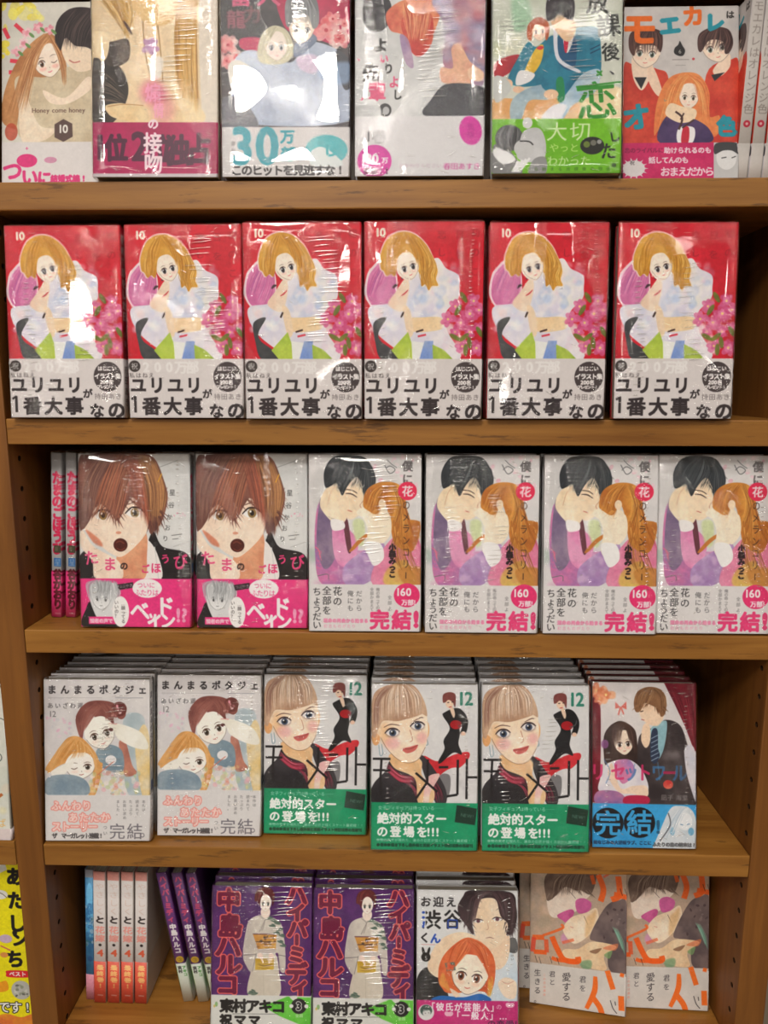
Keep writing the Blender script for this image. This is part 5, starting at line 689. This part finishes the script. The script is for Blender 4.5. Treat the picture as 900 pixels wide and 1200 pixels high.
# ------------------------------------------------------------------ bookcase and shop floor
FLOOR_Z = 0.0
def box(bm, x0, x1, y0, y1, z0, z1, bev=0.):
    r = bmesh.ops.create_cube(bm, size=1); vs = r['verts']
    for v in vs: v.co = Vector((x0 + (v.co.x + .5) * (x1 - x0), y0 + (v.co.y + .5) * (y1 - y0), z0 + (v.co.z + .5) * (z1 - z0)))
    if bev: bmesh.ops.bevel(bm, geom=list({e for v in vs for e in v.link_edges}), offset=bev, segments=2, affect='EDGES', profile=.6)
def box_mesh(name, *a, bev=0.):
    bm = bmesh.new(); box(bm, *a, bev=bev); me = bpy.data.meshes.new(name); bm.to_mesh(me); bm.free(); return me

Z = lambda rel: 1.45 + rel
S_TOP = [.452, .1898, -.0325, -.2526, -.5015, -.745, -.972, -1.20]      # shelf tops relative to the eye
TH = .0255; DEPTH = .26
case = tag(empty('bookcase', (0, 0, 0)), 'honey coloured wooden shop bookcase with open shelves and rows of peg holes', 'bookcase')
XL, XR = -.397, .3795
link('back_panel', box_mesh('back_panel', -1.24, .415, DEPTH, DEPTH + .008, .08, 2.02), case, M_BACK)
for i, rel in enumerate(S_TOP):
    link('shelf', box_mesh('shelf', XL + .0006, XR - .0006, 0, DEPTH, Z(rel) - TH, Z(rel), bev=.0012), case, M_SHELF)
for rel in (.25, -.17, -.4985, -.802, -1.20):
    link('shelf', box_mesh('shelf', -1.21, -.4284, 0, DEPTH, Z(rel) - TH - .004, Z(rel), bev=.0012), case, M_SHELF)
link('top_board', box_mesh('top_board', -1.24, .4125, -.004, DEPTH, 2.0, 2.025, bev=.0015), case, M_SHELF)
link('plinth', box_mesh('plinth', -1.2, .37, .03, .05, 0.0, Z(-1.20) - TH), case, M_PANEL)
def side_panel(x0, x1, faces):
    """upright with rows of drilled shelf-pin holes every 32 mm"""
    bm = bmesh.new(); box(bm, x0, x1, 0, DEPTH, 0, 2.0, bev=.0015); me = bpy.data.meshes.new('side_panel'); bm.to_mesh(me); bm.free()
    o = link('side_panel', me, case, M_PANEL)
    cm = bmesh.new(); hz = [Z(-1.06 + .0318 * k) for k in range(48)]
    for x, zoff, ys in faces:
        for z in hz:
            for y in ys:
                r = bmesh.ops.create_cone(cm, cap_ends=True, segments=10, radius1=.0031, radius2=.0031, depth=.014)
                for v in r['verts']: v.co = Vector((x + v.co.z, y + v.co.x, z + zoff + v.co.y))
    c_me = bpy.data.meshes.new('drill'); cm.to_mesh(c_me); cm.free(); c_me.materials.append(M_HOLE); cut = bpy.data.objects.new('drill', c_me); C.objects.link(cut)
    me.materials.append(M_HOLE)
    md = o.modifiers.new('holes', 'BOOLEAN'); md.object = cut; md.operation = 'DIFFERENCE'; md.solver = 'EXACT'; md.material_mode = 'TRANSFER'
    dg = bpy.context.evaluated_depsgraph_get(); nm = bpy.data.meshes.new_from_object(o.evaluated_get(dg)); o.modifiers.clear(); o.data = nm
    bpy.data.objects.remove(cut)
    return o
side_panel(-.4278, XL, [(XL, .0, (.021, .215)), (-.4278, .0, (.021, .215))])
side_panel(XR, .412, [(XR, .0045, (.014, .215))])
side_panel(-1.24, -1.2105, [])

M_FLOOR, nt, p_ = mat('pale_shop_floor_tiles', Roughness=.3)
bt = N(nt, 'ShaderNodeTexNoise', inp={'Scale': 14, 'Detail': 6}); crr = N(nt, 'ShaderNodeValToRGB'); crr.color_ramp.elements[0].color = lin((110, 98, 84)); crr.color_ramp.elements[1].color = lin((134, 122, 106))
tcf = N(nt, 'ShaderNodeTexCoord'); nt.links.new(tcf.outputs['Object'], bt.inputs['Vector']); nt.links.new(bt.outputs['Fac'], crr.inputs[0]); nt.links.new(crr.outputs[0], p_.inputs['Base Color'])
M_WALL, nt, p_ = mat('shop_wall_paint', Base_Color=lin((150, 138, 120)), Roughness=.8)
bt = N(nt, 'ShaderNodeTexNoise', inp={'Scale': 60, 'Detail': 4}); bb = N(nt, 'ShaderNodeBump', inp={'Strength': .1, 'Distance': .001}); nt.links.new(bt.outputs['Fac'], bb.inputs['Height']); nt.links.new(bb.outputs[0], p_.inputs['Normal'])
for nm, a in (('floor', (-4, 4, -13, .62, -.05, 0)), ('ceiling', (-4, 4, -13, .62, 2.8, 2.85)), ('wall_back', (-4, 4, .62, .67, 0, 2.8)), ('wall_front', (-4, 4, -13.05, -13, 0, 2.8)), ('wall_left', (-4.05, -4, -13, .62, 0, 2.8)), ('wall_right', (4, 4.05, -13, .62, 0, 2.8))):
    fl = link(nm, box_mesh(nm, *a), None, M_FLOOR if nm == 'floor' else M_WALL); fl['kind'] = 'structure'

# ------------------------------------------------------------------ a paperback: jacket, pages, paper band, shrink film
def u_shell(name, w, h, t, z1, off, thick, r, art, z0=0.):
    """paper wrapped round the book: front, rounded spine on the right, back; off = how far it sits outside the book"""
    path = [(-w / 2, -off, 0.)]; nxt = [( -w / 2, -off + thick)]
    n = 4; R0 = r + off; Ri = max(R0 - thick, .0002); uw = 100 + art.sw
    pts = [(-w / 2, -off)]; inn = [(-w / 2, -off + thick)]
    for k in range(n + 1):
        a = -math.pi / 2 + k / n * math.pi / 2; cx, cy = w / 2 - r, r
        pts.append((cx + R0 * math.cos(a), cy + R0 * math.sin(a))); inn.append((cx + Ri * math.cos(a), cy + Ri * math.sin(a)))
    for k in range(n + 1):
        a = k / n * math.pi / 2; cx, cy = w / 2 - r, t - r
        pts.append((cx + R0 * math.cos(a), cy + R0 * math.sin(a))); inn.append((cx + Ri * math.cos(a), cy + Ri * math.sin(a)))
    pts.append((-w / 2, t + off)); inn.append((-w / 2, t + off - thick))
    U = []; m_ = len(pts)
    for i, (x, y) in enumerate(pts):
        if y < r and x < w / 2 + off - .0002 and i <= n // 2 + 1: U.append(max(0, (x + w / 2) / w * 100 / uw * 1.0))
        elif y > t - r and i >= m_ - 2 - n // 2: U.append(.997)
        else: U.append((100 + (y / t) * art.sw * .92) / uw)
    bm = bmesh.new(); uv = bm.loops.layers.uv.new('UVMap'); zs = [z0, z1]; G = []
    for z in zs: G.append(([bm.verts.new((x, y, z)) for x, y in pts], [bm.verts.new((x, y, z)) for x, y in inn]))
    def quad(vs, us, sm=False):
        f = bm.faces.new(vs)
        for l, q in zip(f.loops, us): l[uv].uv = q
        f.smooth = sm
    for i in range(m_ - 1):
        a, b = i, i + 1; ua, ub = U[a], U[b]
        if i == m_ - 2: ua = ub = .997
        quad([G[0][0][a], G[0][0][b], G[1][0][b], G[1][0][a]], [(ua, zs[0] / h), (ub, zs[0] / h), (ub, zs[1] / h), (ua, zs[1] / h)], 0 < i < m_ - 2)
        quad([G[0][1][b], G[0][1][a], G[1][1][a], G[1][1][b]], [(.995, .9)] * 4)
        quad([G[1][0][a], G[1][0][b], G[1][1][b], G[1][1][a]], [(ua, zs[1] / h - .002)] * 4); quad([G[0][1][a], G[0][1][b], G[0][0][b], G[0][0][a]], [(ua, zs[0] / h + .002)] * 4)
    for i in (0, m_ - 1):
        q = [G[0][0][i], G[0][1][i], G[1][1][i], G[1][0][i]]; quad(q if i else q[::-1], [(U[i], .5)] * 4)
    me = bpy.data.meshes.new(name); bm.normal_update(); bm.to_mesh(me); bm.free(); return me
def film_mesh(w, h, t, seed):
    rnd = random.Random(seed); g = .0009; bm = bmesh.new(); prof = []
    def side(a, b, n): return [(a[0] + (b[0] - a[0]) * k / n, a[1] + (b[1] - a[1]) * k / n) for k in range(n)]
    x0, x1, y0, y1, c = -w / 2 - g, w / 2 + g, -g, t + g, .0016
    for a, b, n in (((x0 + c, y0), (x1 - c, y0), 10), ((x1 - c, y0), (x1, y0 + c), 1), ((x1, y0 + c), (x1, y1 - c), 2), ((x1, y1 - c), (x1 - c, y1), 1), ((x1 - c, y1), (x0 + c, y1), 6), ((x0 + c, y1), (x0, y1 - c), 1), ((x0, y1 - c), (x0, y0 + c), 2), ((x0, y0 + c), (x0 + c, y0), 1)): prof += side(a, b, n)
    zs = [-.0003, .0012] + [h * k / 12 for k in range(1, 12)] + [h - .0012, h + .0010]; rings = []
    cxm = (y0 + y1) / 2
    for j, z in enumerate(zs):
        k = .985 if j in (0, len(zs) - 1) else 1.; ring = []
        for x, y in prof:
            d = rnd.uniform(0, .0005) if 1 < j < len(zs) - 2 else 0
            nx, ny = (0, -1) if abs(y - y0) < 1e-6 else (0, 1) if abs(y - y1) < 1e-6 else (math.copysign(1, x), 0)
            ring.append(bm.verts.new((x * k + nx * d, cxm + (y - cxm) * (.93 if k < 1 else 1) + ny * d * .6, z + (rnd.uniform(-.0003, .0005) if j == len(zs) - 1 else 0))))
        rings.append(ring)
    n = len(prof)
    for a, b in zip(rings, rings[1:]):
        for i in range(n): f = bm.faces.new([a[i], a[(i + 1) % n], b[(i + 1) % n], b[i]]); f.smooth = True
    # caps: a strip between front and back edge with a raised crimped seam along the middle
    for ring, sg in ((rings[0], -1), (rings[-1], 1)):
        z = ring[0].co.z; mid = [bm.verts.new((x0 * .97 + (x1 - x0) * .97 * k / 10, cxm + rnd.uniform(-.001, .001), z + sg * (rnd.uniform(.0003, .0016) if sg > 0 else 0))) for k in range(11)]
        front = ring[0:11]; back = ring[14:21][::-1]
        for k in range(10):
            f = bm.faces.new([front[k], front[k + 1], mid[k + 1], mid[k]][::sg]); f.smooth = False
        back = [ring[14 + int(round((10 - k) * 6 / 10))] for k in range(11)]
        for k in range(10):
            vs = [mid[k], mid[k + 1], back[k + 1], back[k]]; u = []
            for v in vs:
                if v not in u: u.append(v)
            if len(u) > 2:
                f = bm.faces.new(u[::sg]); f.smooth = False
    def ridge(xa, za, xb, zb, rad):
        # a raised pleat pressed into the front of the film: a slim half-round ridge tapering at both ends
        d = Vector((xb - xa, 0, zb - za)); ln = d.length; d.normalize(); sd = Vector((-d.z, 0, d.x)); rows = []
        bow = rnd.uniform(-.04, .04) * ln
        for k, f in enumerate((0, .25, .55, .8, 1)):
            c_ = Vector((xa, y0 - .0004, za)) + d * ln * f + sd * bow * (f * (1 - f) * 4); rr = rad * (.15, .9, 1, .8, .12)[k]
            rows.append([bm.verts.new(c_ + sd * rr * math.cos(t) + Vector((0, -rr * .8 * math.sin(t), 0))) for t in (0, math.pi / 4, math.pi / 2, math.pi * .75, math.pi)])
        for a, b in zip(rows, rows[1:]):
            for i in range(4): f_ = bm.faces.new([a[i], a[i + 1], b[i + 1], b[i]]); f_.smooth = True; f_.material_index = 1
    v = seed % 5; strips = []
    if v in (1, 3): strips.append((w * .40, .004, .25, .97, .0042))
    if v in (0, 2): strips.append((w * rnd.uniform(.08, .22), .026, .40, .97, .0040))
    if v == 4: strips += [(-w * .30, .009, .12, .72, .0044), (w * .12, .016, .30, .80, .0046)]
    if v == 3: strips.append((-w * .36, .005, .2, .6, .0050))
    for cx, wd, f0, f1, pz in strips:
        z = h * f0
        while z < h * f1:
            cxx = cx + wd * .35 * math.sin(z * 60 + seed); q = wd * rnd.uniform(.25, .6); sl = rnd.uniform(.02, .22) * q
            xa, xb = max(-w * .47, cxx - q), min(w * .47, cxx + q)
            if rnd.random() < .92: ridge(xa, z, xb, z + sl, rnd.uniform(.00032, .00060))
            z += pz * rnd.uniform(.6, 1.4)
    for k in range(16):                                      # stray scratches and tucks near the ends
        xa = rnd.uniform(-w * .42, w * .42); za = rnd.choice((rnd.uniform(.9, .985), rnd.uniform(.02, .12), rnd.uniform(.1, .9))) * h; a_ = rnd.uniform(-.6, .6); q = rnd.uniform(.003, .010)
        xb = max(-w * .47, min(w * .47, xa + q * math.cos(a_))); ridge(xa, za, xb, min(h * .99, max(.002, za + q * math.sin(a_))), rnd.uniform(.0002, .0004))
    me = bpy.data.meshes.new('shrink_wrap'); bm.normal_update(); bm.to_mesh(me); bm.free(); me.materials.append(M_FILM); me.materials.append(M_CREASE); return me

KINDS = {}
def kind(key, art, w, h, t, film=True):
    mt = jacket_material(art); art_h = h; r = .0016
    band = h * (1 - (art.yb - art.y0) / (art.y1 - art.y0)) if art.yb else 0
    ms = [('jacket', u_shell('jacket', w, h, t, h, 0, .0005, r, art), mt)]
    bm = bmesh.new(); box(bm, -w / 2 + .0015, w / 2 - .0012, .0006, t - .0006, .0015, h - .0015); me = bpy.data.meshes.new('page_block'); bm.to_mesh(me); bm.free(); ms.append(('page_block', me, M_PAGE))
    if band > .01: ms.append(('paper_band', u_shell('paper_band', w - .0002, h, t, band, .00025, .0002, r, art, .0001), mt))
    fm = [film_mesh(w, h, t, s_ + 5 * len(KINDS)) for s_ in range(5)] if film else []
    for _, me, mt_ in ms:
        if not me.materials: me.materials.append(mt_)
    KINDS[key] = dict(ms=ms, film=fm, w=w, h=h, t=t, n=0)
ROOTS = []
def book(key, x, y, z, lean=0., yaw=0., tilt=0., label='', group=None, cat='comic book', name='comic_book'):
    """x,y = middle of the foot of the front cover; the book stands on z and leans back by `lean` degrees"""
    K = KINDS[key]; o = empty(name); K['n'] += 1
    M = Matrix.Rotation(R(-lean), 4, 'X') @ Matrix.Rotation(R(tilt), 4, 'Y') @ Matrix.Rotation(R(yaw), 4, 'Z')
    w, h, t = K['w'], K['h'], K['t']; low = min((M @ Vector((sx * w / 2, yy, 0))).z for sx in (-1, 1) for yy in (-.0009, t + .0009))
    if abs(yaw + 90) < 1: y += w / 2 * math.cos(R(lean))      # shelved spine out: x, y then give the foot of the spine
    M.translation = Vector((x, y, z - low + (.0005 if K['film'] else .0002))); o.matrix_world = M
    tag(o, label, cat, group)
    for nm, me, mt in K['ms']: link(nm, me, o)
    if K['film']: link('shrink_wrap', K['film'][(K['n'] + len(key)) % 5], o)
    ROOTS.append(o); return o
ORD = ['second', 'third', 'fourth', 'fifth', 'sixth', 'seventh', 'eighth', 'ninth']
def column(key, x, y, rel, lean, yaw, label, back_label, group, n, dx=0., ddy=0., pitch=None):
    """a front copy and the copies stacked behind it, all leaning the same way"""
    book(key, x, y, Z(rel), lean, yaw, 0, label, group)
    t = KINDS[key]['t'] + .0036; st = (pitch or t / math.cos(R(lean))) + .0003
    for i in range(n): book(key, x + dx * (i + 1) + ((i * 37 % 5) - 2) * .0004, y + ddy + st * (i + 1), Z(rel), lean, yaw, 0, '%s copy from the front %s' % (ORD[i], back_label), group)

ARTL = [art_red(), art_treat(), art_couple(), art_potage(), art_moment(), art_curtain(), art_purple(), art_bunny(), art_orange(), art_wedding(), art_kiss(), art_roses(), art_senpai(), art_blazer(), art_trio(), art_letter4(), art_blue(), art_pale(), art_magazine()]
bpy.data.objects.remove(GO); bpy.data.curves.remove(GC)
A = {a.name: a for a in ARTL}
T_ = .0125
for key, nm, w, h, t, f in (('red', 'red_jacket', .113, .184, .0125, 1), ('treat', 'boy_jacket', .1165, .182, .0115, 1), ('couple', 'pink_couple_jacket', .1155, .1825, .0125, 1), ('potage', 'two_girls_jacket', .1165, .181, .013, 1),
        ('moment', 'dancer_jacket', .1162, .180, .0135, 1), ('curtain', 'curtain_couple_jacket', .1130, .1805, .0125, 1), ('purple', 'kimono_jacket', .1150, .1765, .0125, 1), ('bunny', 'head_pat_jacket', .1155, .1765, .0125, 1), ('orange', 'sleeping_couple_jacket', .1125, .1760, .0115, 0),
        ('wedding', 'flower_crown_jacket', .1125, .1745, .012, 0), ('kiss', 'golden_hair_jacket', .1175, .1760, .0125, 1), ('roses', 'rose_couple_jacket', .119, .1765, .0125, 1), ('senpai', 'senior_jacket', .1195, .1765, .0125, 1), ('blazer', 'blazer_couple_jacket', .1185, .1765, .0125, 1), ('trio', 'orange_trio_jacket', .1120, .1740, .0125, 0),
        ('four', 'white_orange_jacket', .1125, .1785, .0148, 0), ('blue', 'blue_jacket', .1125, .1775, .0105, 0), ('pale', 'pale_jacket', .1130, .1760, .012, 0), ('mag', 'yellow_magazine_cover', .18, .257, .006, 0)):
    kind(key, A[nm], w, h, t, bool(f))

# ---- top row
z1 = S_TOP[1]
book('wedding', -.3325, .0165, Z(z1), 9.3, 0, 0, 'white comic with hugging couple and flower crown, numbered 10, half hidden at the left end')
book('kiss', -.2320, -.0035, Z(z1), 8, 1, 0, 'golden cream comic with long blond hair and a crimson band, film wrapped')
book('roses', -.1094, -.0035, Z(z1), 6, .8, 0, 'dark floral couple comic with big turquoise 30 on its white band')
book('senpai', .0145, -.0035, Z(z1), 6.5, .2, 0, 'pale grey comic with magenta round 130 badge on its lower band')
book('blazer', .1400, -.0070, Z(z1), 8.5, .2, 0, 'comic of two students in teal blazers with a lime green band')
book('trio', .2687, .0345, Z(z1), 10.3, 0, 0, 'comic with three figures in orange red and title letters in orange and blue')
for i, x in enumerate((.3245, .3378, .3511)):
    book('trio', x - .0030, .0400, Z(z1), 0, -90, 1.5, ['white comic spine with red dot right beside the orange red trio comic', 'white comic spine with red dot, middle one at the right end of the top shelf', 'white comic spine with red dot against the right upright, top shelf'][i], 'white spines at the right end of the top shelf')
# ---- red row
z2 = S_TOP[2]; G2 = 'red comics numbered 10 with grey white bands'
cols = [(-.3300, -.0070, 5.0, -.3, 'leftmost red comic numbered 10, its cover washed by a pale glare'), (-.2121, -.0055, 4.0, -.3, 'second red comic numbered 10 from the left, little glare'), (-.0962, -.0080, 2.6, 0, 'third red comic numbered 10 from the left, crinkled film at upper right'),
        (.0197, -.0085, 2.4, .1, 'fourth red comic numbered 10 from the left, strongly pleated film'), (.1384, -.0075, 4.2, .6, 'fifth red comic numbered 10, before the wide dark gap'), (.2602, -.0080, 5.2, .4, 'rightmost red comic numbered 10, after the dark gap, standing copies showing at its right')]
for i, (x, y, ln, yw, lb) in enumerate(cols):
    column('red', x, y, z2, ln, yw, lb, 'behind the %s red comic' % ['leftmost', 'second', 'third', 'fourth', 'fifth', 'rightmost'][i], G2, 2, dx=(.0060 if i == 5 else .0006), ddy=.004 if i == 5 else .001)
# ---- third row
z3 = S_TOP[3]
for i, x in enumerate((-.3812, -.3654)):
    book('treat', x - .0055, .0400, Z(z3), 0, -90, 4.3, ['grey and pink comic spine with red lettering, outermost by the left upright', 'grey and pink comic spine with red lettering, touching the brown haired boy comic'][i], 'comics standing spine out at the left of the third row')
G3 = 'brown haired boy comics with pink bands'
column('treat', -.2794, .0058, z3, 6.9, .8, 'left one of the two comics with a brown haired boy and pink band', 'behind the left brown haired boy comic', G3, 2, dx=.0018)
column('treat', -.1566, .0070, z3, 7.0, .3, 'right one of the two comics with a brown haired boy and pink band', 'behind the right brown haired boy comic', G3, 1)
G3b = 'kissing couple comics with 160 badges'
for i, (x, y, ln, yw) in enumerate(((-.0379, -.0010, 6.4, .3), (.0822, -.0025, 7.0, -.3), (.2029, -.0030, 8.0, -.1), (.3192, .0010, 8.2, .0))):
    column('couple', x, y, z3, ln, yw, ['leftmost kissing couple comic, beside the brown haired boy comics', 'second kissing couple comic from the left, heavily crinkled film', 'third kissing couple comic from the left', 'rightmost kissing couple comic, cut by the right upright'][i], 'behind the %s kissing couple comic' % ['leftmost', 'second', 'third', 'rightmost'][i], G3b, 1)
# ---- fourth row
z4 = S_TOP[4]; G4 = 'pastel comics of two girls, numbered 12'; G4b = 'dancer comics numbered 12 with green bands'
column('potage', -.3362, .0045, z4, 7.8, 1.6, 'leftmost pastel comic of two girls, against the left upright', 'in the stack of two girls comics at the left upright', G4, 5, dx=.0008)
column('potage', -.2152, .0165, z4, 9.2, 1.0, 'second pastel comic of two girls, set a little further in', 'in the second stack of two girls comics', G4, 5)
for i, (x, y, ln, yw) in enumerate(((-.0965, .0225, 9.6, -.1), (.0260, -.0035, 10.8, .4), (.1468, -.0025, 10.8, .2))):
    column('moment', x, y, z4, ln, yw, ['leftmost green banded dancer comic, standing furthest in', 'middle green banded dancer comic, pulled out over the shelf edge', 'rightmost green banded dancer comic, beside the red curtain comic'][i], 'in the %s stack of dancer comics' % ['left', 'middle', 'right'][i], G4b, 5)
column('curtain', .2672, .0070, z4, 10.6, -.3, 'comic of a couple before a dark red curtain with bright blue band', 'in the stack of red curtain comics', 'red curtain comics', 5)
# ---- fifth row
z5 = S_TOP[5]
book('blue', -.3860, .0480, Z(z5), 0, -90, 3.4, 'sky blue comic spine at the far left of the lowest visible shelf')
for i in range(4):
    book('four', -.3742 + .0168 * i, .0435, Z(z5), 0, -90, 3.4, ['white and orange spine numbered 4, next to the sky blue spine', 'second white and orange spine numbered 4 from the left', 'third white and orange spine numbered 4 from the left', 'last white and orange spine numbered 4, beside the leaning purple comics'][i], 'white and orange spines numbered 4')
for i, x in enumerate((-.2650, -.2465, -.2295)):
    book('purple', x, .0475, Z(z5), 0, -90, -8.2, ['leaning purple comic, the leftmost of three', 'leaning purple comic, the middle of three', 'leaning purple comic, the rightmost of three, half behind the kimono comic'][i], 'purple comics leaning spine out')
G5 = 'purple kimono comics'
column('purple', -.1590, -.0090, z5, 12, .4, 'left one of two purple comics showing a woman in a pale kimono', 'behind the left purple kimono comic', G5, 4)
column('purple', -.0415, -.0100, z5, 12, .4, 'right one of two purple comics showing a woman in a pale kimono', 'behind the right purple kimono comic', G5, 4)
column('bunny', .0772, -.0100, z5, 12, .6, 'white comic of a dark haired boy and orange haired girl, numbered 5', 'behind the comic of the orange haired girl', 'comics of the orange haired girl', 3)
book('orange', .2143, .0455, Z(z5), 9, -11.5, 0, 'turned comic with orange title strokes, the left of the two sleeping couple comics', 'sleeping couple comics with orange strokes')
book('orange', .2055, .0725, Z(z5), 9, -6, 0, 'copy peeping out behind the left sleeping couple comic', 'sleeping couple comics with orange strokes')
book('orange',   .3165, .0505, Z(z5), 9.5, -2.5, 0, 'comic with orange title strokes, the right of the two sleeping couple comics', 'sleeping couple comics with orange strokes')
# ---- neighbouring bay on the left
book('pale', -.4300 - .0575, .0008, Z(-.4985), 3, 0, 0, 'pale comic with orange lettering beyond the left upright')
book('mag', -.4292 - .0905, .030, Z(-.802), 3, 0, 0, 'yellow magazine with bold black characters beyond the left upright', cat='magazine', name='magazine')
